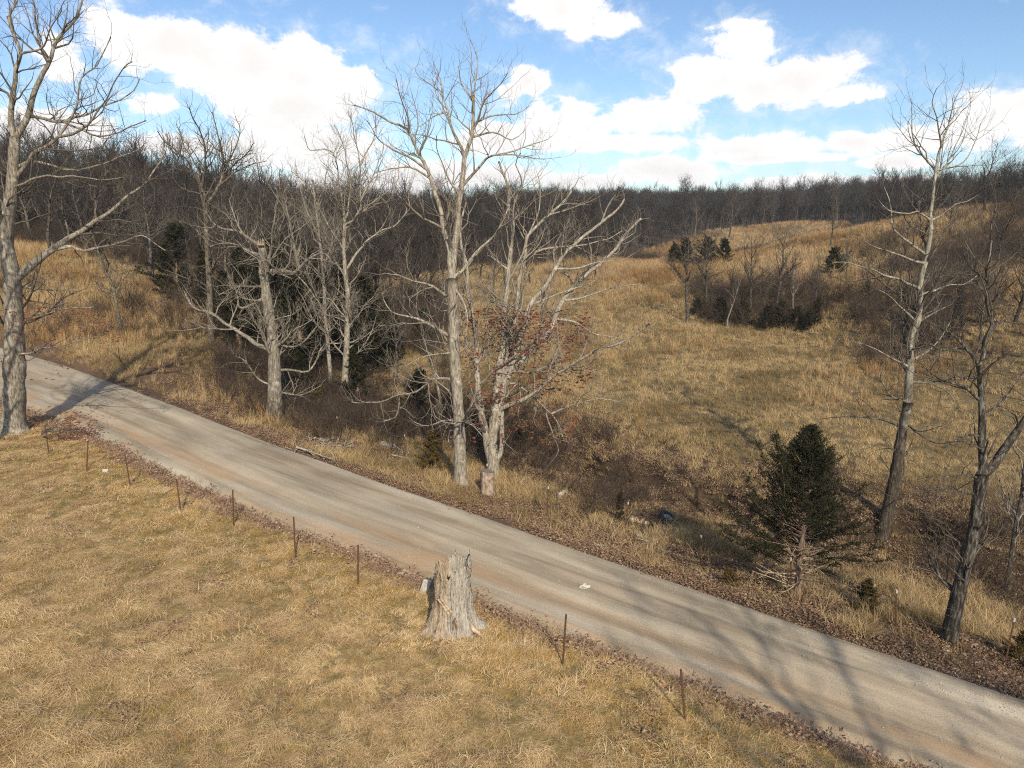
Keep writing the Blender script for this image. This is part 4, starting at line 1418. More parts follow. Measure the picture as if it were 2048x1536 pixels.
hero_tree('multi_stem_oak', 'oak with many spreading stems and clinging rust-red leaves right of the centre trunk', M_BARK_PALE, [
    (-1, 24, 15, [(987, 950), (985, 905), (986, 859), (993, 790), (1000, 720)]),
    (0, 17, 4, [(980, 940), (968, 859), (957, 773), (952, 705), (945, 637), (938, 585), (933, 534), (925, 490), (923, 440), (935, 400)]),
    (0, 16, 4, [(998, 735), (1005, 688), (1008, 620), (1014, 568), (1020, 520), (1024, 477), (1017, 392), (1010, 357), (993, 327)]),
    (2, 6, 2, [(1021, 490), (1027, 426), (1041, 368), (1036, 330), (1045, 300)]),
    (0, 17, 4, [(990, 870), (1000, 808), (1013, 705), (1031, 637), (1040, 570), (1048, 504), (1061, 470), (1096, 433), (1133, 395), (1147, 375)]),
    (0, 16, 4, [(995, 780), (1017, 753), (1044, 661), (1061, 609), (1089, 579), (1113, 538), (1147, 491), (1181, 460), (1232, 419), (1250, 400)]),
    (0, 16, 4, [(996, 770), (1030, 735), (1065, 695), (1096, 664), (1126, 603), (1154, 568), (1195, 527), (1232, 500), (1249, 474), (1280, 440)]),
    (0, 10, 3, [(990, 830), (1040, 800), (1072, 780), (1133, 736), (1188, 705), (1249, 681), (1297, 654)]),
    (0, 6, 2, [(996, 775), (1027, 767), (1055, 787), (1106, 828), (1123, 869)]),
    (8, 5, 1.5, [(1106, 831), (1147, 811), (1208, 797), (1245, 805)]),
    (6, 6, 1.5, [(1113, 640), (1140, 643), (1198, 667), (1256, 678)]),
    (6, 6, 1.5, [(1133, 602), (1164, 596), (1215, 578), (1280, 568)]),
    (4, 6, 1.5, [(1048, 510), (1080, 500), (1113, 494), (1181, 487), (1250, 465)]),
    (5, 6, 1.5, [(1113, 538), (1160, 535), (1215, 525), (1260, 520)]),
    (5, 5, 1.5, [(1061, 609), (1110, 590), (1160, 575), (1200, 560)]),
    (4, 5, 1.5, [(1096, 433), (1140, 420), (1180, 405), (1210, 385)]),
    (2, 5, 1.5, [(1014, 545), (990, 520), (975, 505)]),
    (4, 4, 1.5, [(1061, 470), (1075, 430), (1080, 390), (1075, 350)]),
    (0, 12, 9, [(988, 940), (1000, 900), (1004, 860), (1002, 810)]),
    (8, 4, 1.5, [(1090, 815), (1100, 860), (1115, 900), (1090, 940)]),
    (5, 5, 1.5, [(1200, 445), (1215, 410), (1240, 380)]),
], 27, dens=1.0, leaves=(2600, M_REDLEAF, (930, 620, 1180, 890), 0.08), flare=1.3)

hero_tree('sycamore_tree', 'pale-topped sycamore leaning right beyond the creek on the right', M_BARK_SYC, [
    (-1, 26, 17, [(1766, 1062), (1786, 975), (1803, 872), (1816, 804)]),
    (0, 16.9, 4, [(1815, 806), (1821, 735), (1825, 667), (1833, 646), (1840, 594), (1849, 526), (1861, 451), (1871, 355), (1881, 287)]),
    (1, 4, 1.3, [(1881, 289), (1874, 235), (1868, 201), (1874, 175)]),
    (1, 4, 1.3, [(1881, 289), (1898, 242), (1909, 201), (1928, 180)]),
    (1, 5, 1.5, [(1861, 445), (1837, 423), (1820, 427), (1779, 420), (1755, 405)]),
    (1, 5, 1.5, [(1874, 341), (1844, 311), (1830, 287), (1820, 253), (1827, 215)]),
    (1, 6, 1.5, [(1850, 516), (1820, 485), (1792, 461), (1782, 413), (1770, 375)]),
    (1, 6, 1.5, [(1849, 520), (1792, 507), (1758, 499), (1731, 485)]),
    (1, 7, 1.5, [(1841, 585), (1792, 560), (1751, 540), (1707, 529), (1669, 526)]),
    (1, 6, 1.5, [(1832, 650), (1792, 608), (1758, 577)]),
    (1, 5, 1.5, [(1862, 441), (1888, 427), (1912, 406), (1936, 401), (1962, 388)]),
    (1, 4, 1.3, [(1873, 350), (1902, 311), (1926, 259), (1935, 230)]),
    (1, 4, 1.3, [(1874, 345), (1929, 324), (1950, 280), (1956, 250)]),
    (1, 5, 1.5, [(1842, 598), (1881, 577), (1929, 564), (1960, 540)]),
    (0, 7, 1.5, [(1806, 852), (1775, 841), (1744, 836), (1690, 836), (1632, 838)]),
    (0, 7, 1.5, [(1810, 845), (1844, 872), (1874, 889), (1920, 880)]),
    (1, 6, 1.5, [(1821, 738), (1780, 710), (1740, 690), (1700, 680)]),
    (1, 6, 1.5, [(1822, 730), (1860, 700), (1885, 670), (1900, 640)]),
    (0, 5, 1.5, [(1815, 805), (1780, 790), (1765, 760), (1762, 740)]),
    (1, 5, 1.5, [(1833, 640), (1880, 620), (1920, 600)]),
    (0, 4, 1.3, [(1800, 900), (1760, 890), (1720, 900)]),
    (1, 5, 1.5, [(1819, 770), (1870, 770), (1910, 800), (1900, 850)]),
], 28, dens=1.9, gd=(1.2, 2.2, 2.8), flare=1.2, twig=M_TWIG_DARK)

hero_tree('hackberry_tree', 'dark lichen-spotted tree leaning at the right roadside in front of the creek', M_BARK_DARK, [
    (-1, 29, 22, [(1897, 1278), (1926, 1148), (1948, 1062), (1960, 975), (1965, 947)]),
    (0, 18, 11, [(1964, 950), (1965, 889), (1960, 804), (1957, 735)]),
    (1, 9, 2, [(1957, 737), (1943, 708), (1909, 677), (1878, 657), (1850, 640)]),
    (1, 10, 2.5, [(1957, 736), (1967, 711), (1977, 677), (1984, 650), (1974, 611), (1970, 543), (1980, 492), (1980, 451), (1994, 410)]),
    (0, 18, 8, [(1966, 948), (1987, 934), (2015, 886), (2045, 845), (2100, 780), (2140, 700)]),
    (1, 8, 2, [(1961, 800), (1929, 776), (1895, 763), (1861, 746), (1827, 718)]),
    (1, 7, 2, [(1959, 765), (1922, 756), (1874, 761), (1833, 768)]),
    (1, 6, 2, [(1965, 880), (1930, 870), (1900, 890), (1880, 900)]),
    (0, 5, 1.5, [(1962, 965), (1925, 950), (1880, 955), (1850, 950)]),
    (0, 5, 1.5, [(1958, 990), (1920, 985), (1890, 970), (1830, 985)]),
    (3, 6, 2, [(1974, 620), (2000, 590), (2030, 570)]),
    (3, 5, 1.5, [(1972, 560), (1940, 530), (1920, 490)]),
    (3, 5, 1.5, [(1980, 650), (2010, 640), (2040, 620)]),
    (1, 6, 2, [(1962, 830), (2000, 810), (2030, 770), (2050, 740)]),
    (3, 4, 1.5, [(1980, 492), (2010, 460), (2030, 420)]),
    (2, 5, 1.5, [(1920, 687), (1890, 700), (1860, 690), (1830, 640)]),
], 29, dens=2.3, twig=M_TWIG_DARK, flare=1.25, gd=(1.2, 2.0, 2.6), maxl=2.0)

hero_tree('sapling_tree', 'slim pale-flecked sapling rising at the right edge below the creek bank', M_BARK_DARK, [
    (-1, 10, 5, [(2013, 1182), (2022, 1120), (2030, 1060), (2042, 1000), (2050, 930), (2062, 860)]),
    (0, 4, 1.5, [(2030, 1060), (2010, 1010), (1998, 960)]), (0, 4, 1.5, [(2045, 980), (2070, 920), (2090, 900)]),
    (0, 3, 1.2, [(2026, 1090), (2050, 1050), (2070, 1030)]),
], 30, dens=1.6)

# ------------------------------------------------------------------ untraced bare trees of the middle distance
FT = [free_tree_meshes(900 + i, b, H=12, spread=sp, clear=cl, nl=nl, up=up, crook=cr, limb_ang=la, gd=(1.1, 1.9, 2.2), rmin=0.011) for i, (b, sp, cl, nl, up, cr, la) in enumerate([
    (M_BARK_OAK, 0.40, 0.30, 13, 0.12, 0.34, (0.6, 1.1)),
    (M_BARK_WOOD, 0.34, 0.34, 13, 0.20, 0.28, (0.4, 0.8)),
    (M_BARK_GREY, 0.30, 0.38, 12, 0.24, 0.26, (0.35, 0.7)),
    (M_BARK_WOOD, 0.44, 0.22, 15, 0.12, 0.36, (0.6, 1.2)),
    (M_BARK_OAK, 0.36, 0.40, 12, 0.16, 0.30, (0.5, 0.9)),
    (M_BARK_DARK, 0.42, 0.30, 14, 0.14, 0.36, (0.6, 1.1)),
])]
MID = [
    # base px, base py, top py, variant, name, label, group
    (243, 664, 400, 0, 'oak_tree', 'small dark oak standing on the golden slope right of the massive left oak', None),
    (791, 757, 560, 5, 'bare_tree', 'short dark tree in the pasture edge seen left of the centre trunk', None),
    (880, 824, 610, 2, 'sapling_tree', 'thin grey sapling close behind the centre trunk on its left', None),
    (1375, 645, 425, 5, 'bare_tree', 'leftmost slim bare tree at the foot of the right hill', None),
    (1413, 622, 450, 5, 'bare_tree', 'slim tree leaning right beside the leftmost one at the hill foot', None),
    (1500, 632, 450, 5, 'bare_tree', 'dark spreading tree in the cedar scrub at the hill foot', None),
    (1549, 634, 430, 5, 'bare_tree', 'largest dark-trunked tree in the scrub patch at the right hill foot', None),
    (1585, 640, 520, 2, 'sapling_tree', 'small leaning pale sapling right of the dark-trunked tree', None),
    (1632, 625, 500, 5, 'sapling_tree', 'rightmost sapling of the scrub patch at the hill foot', None),
    (1455, 655, 540, 2, 'sapling_tree', 'short pale sapling in front of the scrub patch', None),
    (1660, 498, 365, 5, 'bare_tree', 'tree standing on the crest of the golden right hill', None),
    (1968, 428, 262, 3, 'bare_tree', 'tall round-crowned tree on the skyline at the far right', None),
    (1458, 478, 362, 5, 'bare_tree', 'tall tree rising above the wood behind the golden ridge', None),
    (620, 690, 325, 2, 'bare_tree', 'tall slender tree behind the thin pale stem', 'slender trees behind the thicket'),
    (758, 668, 350, 1, 'bare_tree', 'tall slender tree behind the twiggy tree left of centre', 'slender trees behind the thicket'),
    (830, 640, 420, 1, 'bare_tree', 'dark bare tree at the pasture edge behind the centre trunk', None),
    (470, 655, 400, 4, 'bare_tree', 'dark bare tree behind the cedars beside the fan-crowned oak', None),
    (560, 640, 380, 3, 'bare_tree', 'dark bushy bare tree behind the broken-topped oak', None),
    (700, 640, 400, 3, 'bare_tree', 'bushy bare tree behind the tall twiggy tree', None),
    (300, 560, 330, 5, 'bare_tree', 'dark bare tree at the top of the left golden slope beside the cedar', None),
    (180, 515, 320, 3, 'bare_tree', 'bare tree at the wood edge above the left golden slope', None),
    (1905, 640, 490, 3, 'bare_tree', 'bushy dark tree in the right hillside thicket behind the sycamore', 'small trees in the right hillside thicket'),
    (1960, 690, 500, 5, 'bare_tree', 'bushy dark tree in the right hillside thicket', 'small trees in the right hillside thicket'),
    (2030, 650, 430, 3, 'bare_tree', 'bushy dark tree in the right hillside thicket', 'small trees in the right hillside thicket'),
    (1740, 620, 500, 3, 'bare_tree', 'bushy dark tree in the right hillside thicket', 'small trees in the right hillside thicket'),
    (1800, 560, 430, 5, 'bare_tree', 'bushy dark tree in the right hillside thicket', 'small trees in the right hillside thicket'),
    (2000, 540, 380, 3, 'bare_tree', 'bushy dark tree in the right hillside thicket', 'small trees in the right hillside thicket'),
    (2080, 720, 470, 3, 'bare_tree', 'bushy dark tree in the right hillside thicket', 'small trees in the right hillside thicket'),
    (1870, 710, 590, 5, 'bare_tree', 'bushy dark tree in the right hillside thicket', 'small trees in the right hillside thicket'),
    (1930, 560, 440, 5, 'bare_tree', 'bushy dark tree in the right hillside thicket', 'small trees in the right hillside thicket'),
    (455, 625, 395, 3, 'bare_tree', '', 'grey trees crowding behind the roadside trees'),
    (500, 610, 400, 1, 'bare_tree', '', 'grey trees crowding behind the roadside trees'),
    (530, 648, 410, 5, 'bare_tree', '', 'grey trees crowding behind the roadside trees'),
    (585, 610, 390, 1, 'bare_tree', '', 'grey trees crowding behind the roadside trees'),
    (605, 655, 400, 3, 'bare_tree', '', 'grey trees crowding behind the roadside trees'),
    (650, 625, 395, 1, 'bare_tree', '', 'grey trees crowding behind the roadside trees'),
    (675, 665, 420, 5, 'bare_tree', '', 'grey trees crowding behind the roadside trees'),
    (725, 610, 400, 1, 'bare_tree', '', 'grey trees crowding behind the roadside trees'),
    (742, 640, 410, 3, 'bare_tree', '', 'grey trees crowding behind the roadside trees'),
    (785, 600, 400, 1, 'bare_tree', '', 'grey trees crowding behind the roadside trees'),
    (805, 650, 430, 5, 'bare_tree', '', 'grey trees crowding behind the roadside trees'),
    (845, 600, 410, 3, 'bare_tree', '', 'grey trees crowding behind the roadside trees'),
    (870, 640, 450, 1, 'bare_tree', '', 'grey trees crowding behind the roadside trees'),
    (905, 625, 440, 5, 'bare_tree', '', 'grey trees crowding behind the roadside trees'),
    (935, 590, 430, 3, 'bare_tree', '', 'grey trees crowding behind the roadside trees'),
    (985, 600, 470, 5, 'bare_tree', '', 'grey trees crowding behind the roadside trees'),
    (500, 660, 470, 5, 'bare_tree', '', 'grey trees crowding behind the roadside trees'),
    (1010, 575, 450, 1, 'bare_tree', '', 'grey trees crowding behind the roadside trees'),
    (1860, 620, 500, 5, 'bare_tree', 'bushy dark tree in the right hillside thicket', 'small trees in the right hillside thicket'),
    (1990, 610, 470, 5, 'bare_tree', 'bushy dark tree in the right hillside thicket', 'small trees in the right hillside thicket'),
    (1925, 680, 560, 3, 'bare_tree', 'bushy dark tree in the right hillside thicket', 'small trees in the right hillside thicket'),
    (2045, 560, 400, 5, 'bare_tree', 'bushy dark tree in the right hillside thicket', 'small trees in the right hillside thicket'),
    (1770, 590, 480, 3, 'bare_tree', 'bushy dark tree in the right hillside thicket', 'small trees in the right hillside thicket'),
    (1840, 500, 390, 3, 'bare_tree', 'bushy dark tree in the right hillside thicket', 'small trees in the right hillside thicket'),
    (1900, 480, 360, 5, 'bare_tree', 'bushy dark tree in the right hillside thicket', 'small trees in the right hillside thicket'),
    (1470, 600, 520, 3, 'bare_tree', 'low bushy tree among the cedars of the hill-foot scrub', None),
    (1580, 605, 500, 3, 'bare_tree', 'bushy tree behind the right end of the hill-foot scrub', None),
    (1690, 560, 470, 5, 'bare_tree', 'small dark bare tree beside the round cedar on the right hill', None),
    (960, 560, 440, 3, 'bare_tree', 'bushy bare tree at the head of the valley pasture', 'bushy trees at the head of the pasture'),
    (1060, 570, 470, 3, 'bare_tree', 'bushy bare tree at the head of the valley pasture', 'bushy trees at the head of the pasture'),
    (1130, 556, 450, 5, 'bare_tree', 'bushy bare tree at the head of the valley pasture', 'bushy trees at the head of the pasture'),
    (1190, 560, 440, 3, 'bare_tree', 'bushy bare tree at the head of the valley pasture', 'bushy trees at the head of the pasture'),
    (890, 590, 430, 5, 'bare_tree', 'bushy bare tree at the head of the valley pasture', 'bushy trees at the head of the pasture'),
]
rgm = random.Random(5)
ORD = ['leftmost', 'second from the left', 'third from the left', 'fourth from the left', 'fifth from the left', 'sixth from the left', 'seventh from the left', 'eighth from the left', 'ninth from the left', 'tenth from the left', 'eleventh from the left', 'twelfth from the left', 'thirteenth from the left', 'fourteenth from the left', 'fifteenth from the left', 'sixteenth from the left', 'second from the right', 'rightmost']
for gname, base_label in (('small trees in the right hillside thicket', 'dark bushy tree in the right hillside thicket, %s'), ('bushy trees at the head of the pasture', 'bushy bare tree at the head of the pasture, %s'), ('grey trees crowding behind the roadside trees', 'grey bare tree crowding behind the roadside trees, %s')):
    mem = sorted([i for i, q in enumerate(MID) if q[6] == gname], key=lambda i: MID[i][0])
    for o_, i in enumerate(mem):
        MID[i] = MID[i][:5] + (base_label % ORD[min(o_, 17)], gname)
for (bx, by, ty, var, nm, lab, grp) in MID:
    p = ground_at(bx, by)
    top = at_y(bx, ty, p[1])
    H = max(3.0, top[2] - p[2])
    place_tree(nm, lab, FT[var], p - np.array([0, 0, 0.05]), H, 12.0, rgm.uniform(0, 6.28), grp, wide=rgm.uniform(0.9, 1.15))

# edge of the wood: single trees one can still tell apart
rge = np.random.default_rng(31)
k = 0
for px in np.arange(-60, 2120, 24.0):
    pxx = px + rge.uniform(-12, 12)
    Y = float(wood_edge(pxx)) + rge.uniform(-2, 9)
    x = (pxx - 1024) / F * Y * 0.99
    z = gz(x, Y)
    H = rge.uniform(8, 12) if Y < 150 else rge.uniform(9, 13)
    lab = ('bare grey tree along the edge of the wood above the left slope' if pxx < 420 else 'bare grey tree at the foot of the wooded hill beyond the pasture' if pxx < 1260 else 'bare grey tree along the wood edge behind the right ridges')
    grp = ('trees of the left wood edge' if pxx < 420 else 'trees of the far wood edge' if pxx < 1260 else 'trees of the right wood edge')
    place_tree('bare_tree', lab, FT[int(rge.choice([1, 3, 5, 1, 3, 0]))], (x, Y, z - 0.05), H, 12.0, rge.uniform(0, 6.28), grp, wide=rge.uniform(0.85, 1.1))

# trees outside the frame whose shadows lie on the road
place_tree('oak_tree', 'bare tree just outside the right edge casting branch shadows on the road', FT[3], (12.5, -8.0, gz(12.5, -8.0)), 19.0, 12.0, 1.0, None)
place_tree('oak_tree', 'second bare tree outside the right edge adding to the shadows on the road', FT[5], (16.0, -9.5, gz(16.0, -9.5)), 20.0, 12.0, 3.0, None)
place_tree('oak_tree', 'bare tree just outside the left edge casting a trunk shadow on the road', FT[4], (-19.4, 21.5, gz(-19.4, 21.5)), 15.0, 12.0, 2.2, None)


# ------------------------------------------------------------------ the wood on the hills, as one mass
def joined_tree(seed, bark, **kw):
    a, b = free_tree_meshes(seed, bark, **kw)
    mb = MB()
    for me in (a, b):
        v = np.empty(len(me.vertices) * 3, np.float32); me.vertices.foreach_get('co', v)
        q4 = [tuple(p.vertices) for p in me.polygons if len(p.vertices) == 4]
        q3 = [tuple(p.vertices) for p in me.polygons if len(p.vertices) == 3]
        mb.add(v.reshape(-1, 3), q4, q3)
    return mb.mesh('wood_tree', bark)


def scatter_woods():
    rg = np.random.default_rng(41)
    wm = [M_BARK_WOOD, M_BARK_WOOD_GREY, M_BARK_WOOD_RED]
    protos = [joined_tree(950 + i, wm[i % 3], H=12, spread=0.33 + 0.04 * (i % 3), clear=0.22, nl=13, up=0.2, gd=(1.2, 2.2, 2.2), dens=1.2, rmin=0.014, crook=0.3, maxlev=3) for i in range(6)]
    X, Y = polar_pts(22000, -350, 2400, 70, 470, rg, 0.75)
    Z = zfun(X, Y)
    px, py, dep = px_of(X, Y, Z)
    n = len(X)
    ok = (Y > wood_edge(px) + 5) & (rg.uniform(0, 1, n) < 0.75)
    X, Y, Z = X[ok], Y[ok], Z[ok]; n = len(X)
    print('woods', n)
    s = rg.uniform(0.6, 0.98, n) * (0.75 + 0.5 * fbm(X * 0.03, Y * 0.03, 3, 15))
    s = np.where(rg.uniform(0, 1, n) < 0.06, s * 1.3, s)
    scl = np.stack([s * rg.uniform(0.9, 1.2, n), s * rg.uniform(0.9, 1.2, n), s], 1)
    scatter('woods', np.stack([X, Y, Z], 1), np.stack([rg.normal(0, .04, n), rg.normal(0, .04, n), rg.uniform(0, 6.28, n)], 1), scl, rg.integers(0, 6, n), protos, 'leafless grey-brown wood covering the far hills', 'wood')


scatter_woods()


def scatter_brush():
    rg = np.random.default_rng(42)
    def shrub(seed, n, L, mat):
        g = Grower(seed, crook=0.3, dens=(1.6, 2.6, 3.0), maxlev=3, rmin=0.006, minlen=0.15, up=0.12, sides=(4, 3, 3))
        r = np.random.default_rng(seed)
        for i in range(n):
            a = r.uniform(0, 6.28); th = r.uniform(0.1, 0.8)
            g.branch(np.array([0.15 * math.cos(a), 0.15 * math.sin(a), -0.05]), np.array([math.sin(th) * math.cos(a), math.sin(th) * math.sin(a), math.cos(th)]), L * r.uniform(0.6, 1.1), 0.014, 1)
        return g.tw.mesh('shrub', mat)
    protos = [shrub(600 + i, 9, 1.5, M_BRUSH) for i in range(5)]
    X, Y = polar_pts(60000, -200, 2350, 14, 150, rg, 0.5)
    Z, D, S = zfun(X, Y, True)
    px, py, dep = px_of(X, Y, Z)
    dc, sc, ic = line_dist(X, Y, CREEK)
    n = len(X)
    nz = fbm(X * 0.14, Y * 0.14, 4, 91)
    w = np.zeros(n)
    w = np.maximum(w, sstep(1700, 1880, px + (nz - 0.5) * 420) * sstep(38, 46, Y) * sstep(96, 80, Y) * (0.04 + 0.42 * sstep(0.38, 0.6, nz)))       # right thicket
    w = np.maximum(w, (np.abs(px - 1520) < 130) * sstep(560, 590, py) * sstep(662, 650, py) * 0.5)
    w = np.maximum(w, (px > 1260) * (px < 1720) * sstep(112, 120, Y) * sstep(150, 140, Y) * 0.6)
    w = np.maximum(w, (S > 0) * sstep(5.0, 2.0, dc) * 0.35 * sstep(0.35, 0.6, nz))
    w = np.maximum(w, (px > 440) * (px < 900) * sstep(29, 34, Y) * sstep(90, 70, Y) * 0.6 * sstep(0.3, 0.5, nz))
    w = np.maximum(w, sstep(-3, 4, Y - wood_edge(px)) * 0.6)
    w = np.maximum(w, (px < 460) * sstep(44, 50, Y) * sstep(62, 52, Y) * 0.35 * sstep(0.45, 0.6, nz))
    ok = (rg.uniform(0, 1, n) < w) & (D > 3.0) & (Y < wood_edge(px) + 12)
    X, Y, Z = X[ok], Y[ok], Z[ok]; n = len(X)
    print('brush', n)
    scatter('brush', np.stack([X, Y, Z], 1), np.stack([rg.normal(0, .12, n), rg.normal(0, .12, n), rg.uniform(0, 6.28, n)], 1), rg.uniform(0.45, 1.25, n) * np.clip(0.6 + Y / 110, 0.7, 1.4), rg.integers(0, 5, n), protos, 'leafless reddish-brown brush in the thickets and along the creek', 'brush')


scatter_brush()

# ------------------------------------------------------------------ red cedars
CM = [cedar_meshes(700 + i, H=4.5, R=r_, nb=nb, bare=ba, sprays=sp) for i, (r_, nb, ba, sp) in enumerate([(1.35, 100, 0.03, 1.0), (1.6, 100, 0.05, 1.0), (1.1, 90, 0.02, 1.0)])]
CM.append(cedar_meshes(741, H=2.6, R=1.9, nb=90, bare=0.0, sprays=1.0, prof=0.5, tips=6, e0=0.15))
CB = cedar_meshes(720, H=2.0, R=0.9, nb=46, bare=0.02, mat=M_CEDAR_BROWN, sprays=1.0)
cp = ground_at(1592, 1190)
ctop = at_y(1598, 866, cp[1])
hero_c = cedar_meshes(733, H=ctop[2] - cp[2], R=3.0, nb=320, bare=0.18, sprays=1.1, size=0.046, e0=-0.10, tips=7, open_foot=True, prof=0.82)
rt = empty('cedar_tree', tuple(cp))
tag(rt, 'dark green cedar with dead bare lower branches at the right roadside', 'cedar tree')
for nm, me in zip(('trunk', 'foliage'), hero_c):
    o = bpy.data.objects.new(nm, me); COL.objects.link(o); o.parent = rt
rr = np.random.default_rng(77)
for i in range(34):                                  # the dead pale branches below the green
    h = rr.uniform(0.15, 1.5); a = rr.uniform(0, 6.28) if i > 20 else rr.uniform(3.3, 6.0)
    L = rr.uniform(0.7, 1.6) * (1.1 - 0.25 * h)
    P = [np.array([0, 0, h])]; d = np.array([math.cos(a), math.sin(a), 0.12])
    for s in range(6):
        d = norm(d + rr.normal(0, 0.12, 3) + np.array([0, 0, 0.10])); P.append(P[-1] + d * L / 6)
    mb = MB(); mb.tube(P, np.linspace(0.021, 0.006, 7), 5)
    for s in range(3):
        q = P[2 + s]; d2 = norm(d + rr.normal(0, 0.6, 3)); mb.tube([q, q + d2 * L * 0.15, q + d2 * L * 0.26], [0.007, 0.005, 0.003], 4)
    mb.build('dead_branch', M_DEADWOOD, rt)

CED = [
    # px, base py, top py, variant, widen, name, label
    (362, 604, 452, 1, 1.5, 'dark cedar at the top of the left golden slope', None),
    (478, 700, 500, 0, 1.6, 'dark cedar in the thicket left of the broken-topped oak', None),
    (600, 745, 540, 1, 1.7, 'dark cedar close behind the broken-topped oak on its right', None),
    (735, 752, 560, 1, 1.8, 'broad dark cedar behind the twiggy tree left of centre', None),
    (640, 690, 500, 0, 1.7, 'dark cedar further back between the pale stems', None),
    (545, 690, 480, 1, 1.6, 'dark cedar directly behind the trunk of the broken-topped oak', None),
    (420, 640, 490, 2, 1.6, 'dark cedar behind the slim trunk of the fan-crowned oak', None),
    (690, 720, 540, 2, 1.9, 'narrow dark cedar behind the twin pale trunks', None),
    (1662, 552, 500, 3, 1.15, 'rounded dark cedar bush on the slope of the right hill', None),
    (1395, 632, 598, 3, 1.15, 'small dark cedar at the left end of the hill-foot scrub', None),
    (1442, 645, 598, 3, 1.15, 'small rounded dark cedar between the first slim trees at the hill foot', None),
    (1485, 648, 605, 3, 1.15, 'little dark cedar under the spreading tree at the hill foot', None),
    (1530, 658, 615, 3, 1.15, 'little dark cedar below the largest dark trunk at the hill foot', None),
    (1590, 660, 618, 3, 1.15, 'low dark cedar near the right end of the hill-foot scrub', None),
    (1632, 650, 596, 2, 1.7, 'upright dark cedar at the right end of the hill-foot scrub', None),
    (1372, 530, 482, 3, 1.15, 'dark cedar on the far golden ridge, left one of the clump', None),
    (1412, 528, 478, 3, 1.15, 'dark cedar on the far golden ridge, right one of the clump', None),
    (1345, 526, 492, 3, 1.15, 'smaller dark cedar at the left of the far ridge clump', None),
    (850, 700, 620, 1, 1.5, 'dark cedar at the pasture edge behind the centre trunk', None),
    (780, 720, 600, 0, 1.6, 'dark cedar right of the broad one left of centre', None),
    (1450, 524, 482, 3, 1.15, 'dark cedar on the far golden ridge, right end of the clump', None),
    (1560, 648, 606, 3, 1.15, 'dark cedar in the middle of the hill-foot scrub under the big tree', None),
    (1612, 662, 628, 3, 1.15, 'low dark cedar at the front right corner of the hill-foot scrub', None),
    (720, 822, 700, 0, 1.5, 'dark cedar added to deepen the shade of the creek hollow right of the pale twin stems', None),  # this and the next four cedars are added to darken the shaded hollow
    (840, 850, 740, 1, 1.4, 'dark cedar added to deepen the shade of the creek hollow just left of the centre trunk', None),
    (600, 800, 690, 0, 1.5, 'dark cedar added to deepen the shade of the hollow right of the broken-topped oak', None),
    (900, 860, 790, 2, 1.6, 'small dark cedar added to deepen the shade of the creek hollow behind the centre trunk', None),
    (1040, 915, 860, 2, 1.6, 'small dark cedar added to deepen the shade of the creek hollow behind the oak stems', None),
    (1240, 1046, 985, 2, 1.2, 'young green cedar in the creek brush right of the white-topped posts', None),
]
for i, (bx, by, ty, v, wd, lab, grp) in enumerate(CED):
    p = ground_at(bx, by); top = at_y(bx, ty, p[1])
    place_cedar('cedar_tree', lab, CM[v], p, max(0.8, top[2] - p[2]), 2.6 if v == 3 else 4.5, i * 1.3, grp, wd)
for i, (bx, by, ty, wd, lab) in enumerate([
    (868, 945, 868, 1.2, 'olive-brown young cedar below the road left of the centre trunk'),
    (1455, 1176, 1140, 1.9, 'low orange-green juniper sprawling at the road edge left of the big cedar'),
    (1730, 1225, 1165, 1.5, 'low orange-green juniper sprawling right of the big cedar'),
    (2040, 1330, 1270, 1.4, 'orange-green juniper at the right edge below the leaning dark tree'),
    (640, 828, 770, 1.2, 'olive-brown young cedar at the verge right of the broken-topped oak'),
    (790, 880, 835, 1.3, 'olive-brown young cedar behind the lichened fallen log'),
]):
    p = ground_at(bx, by); top = at_y(bx, ty, p[1])
    place_cedar('young_cedar', lab, CB, p, max(0.5, top[2] - p[2]), 2.0, i * 1.7, None, wd)


# ------------------------------------------------------------------ fences
def mat_plain(name, c1, c2, scale=20.0, rough=0.8, stretch=None, metal=0.0):
    m, nt, b = new_mat(name)
    co = N_(nt, 'ShaderNodeTexCoord').outputs['Object']
    n1 = noise_(nt, co, scale, 5, 0.65, stretch)
    nt.links.new(ramp_(nt, n1, [(0.32, c1), (0.68, c2)]), b.inputs['Base Color'])
    b.inputs['Roughness'].default_value = rough
    b.inputs['Metallic'].default_value = metal
    bump_(nt, b, n1, 0.4, 0.01)
    return m


M_RUST = mat_plain('rusty_steel', (0.05, 0.026, 0.016), (0.11, 0.055, 0.032), 30)
M_WHITE = mat_plain('white_post_tip', (0.30, 0.285, 0.25), (0.46, 0.44, 0.40), 30)
M_WIRE = mat_plain('fence_wire', (0.10, 0.085, 0.075), (0.20, 0.17, 0.15), 30)


def t_post(h, white):
    """studded steel T post; returns body mesh and tip mesh"""
    mb = MB(); w = 0.017
    mb.box((0, 0, h / 2 - 0.15), (0.040, 0.007, h + 0.3))
    mb.box((0, 0.0185, h / 2 - 0.15), (0.007, 0.030, h + 0.3))
    for k in range(int(h / 0.09)):
        mb.box((0, -0.0075, 0.1 + k * 0.09), (0.018, 0.008, 0.03))
    body = mb.mesh('post', M_RUST, False)
    tip = None
    if white:
        mb = MB(); mb.box((0, 0.008, h - 0.035), (0.044, 0.048, 0.08)); tip = mb.mesh('tip', M_WHITE, False)
    return body, tip


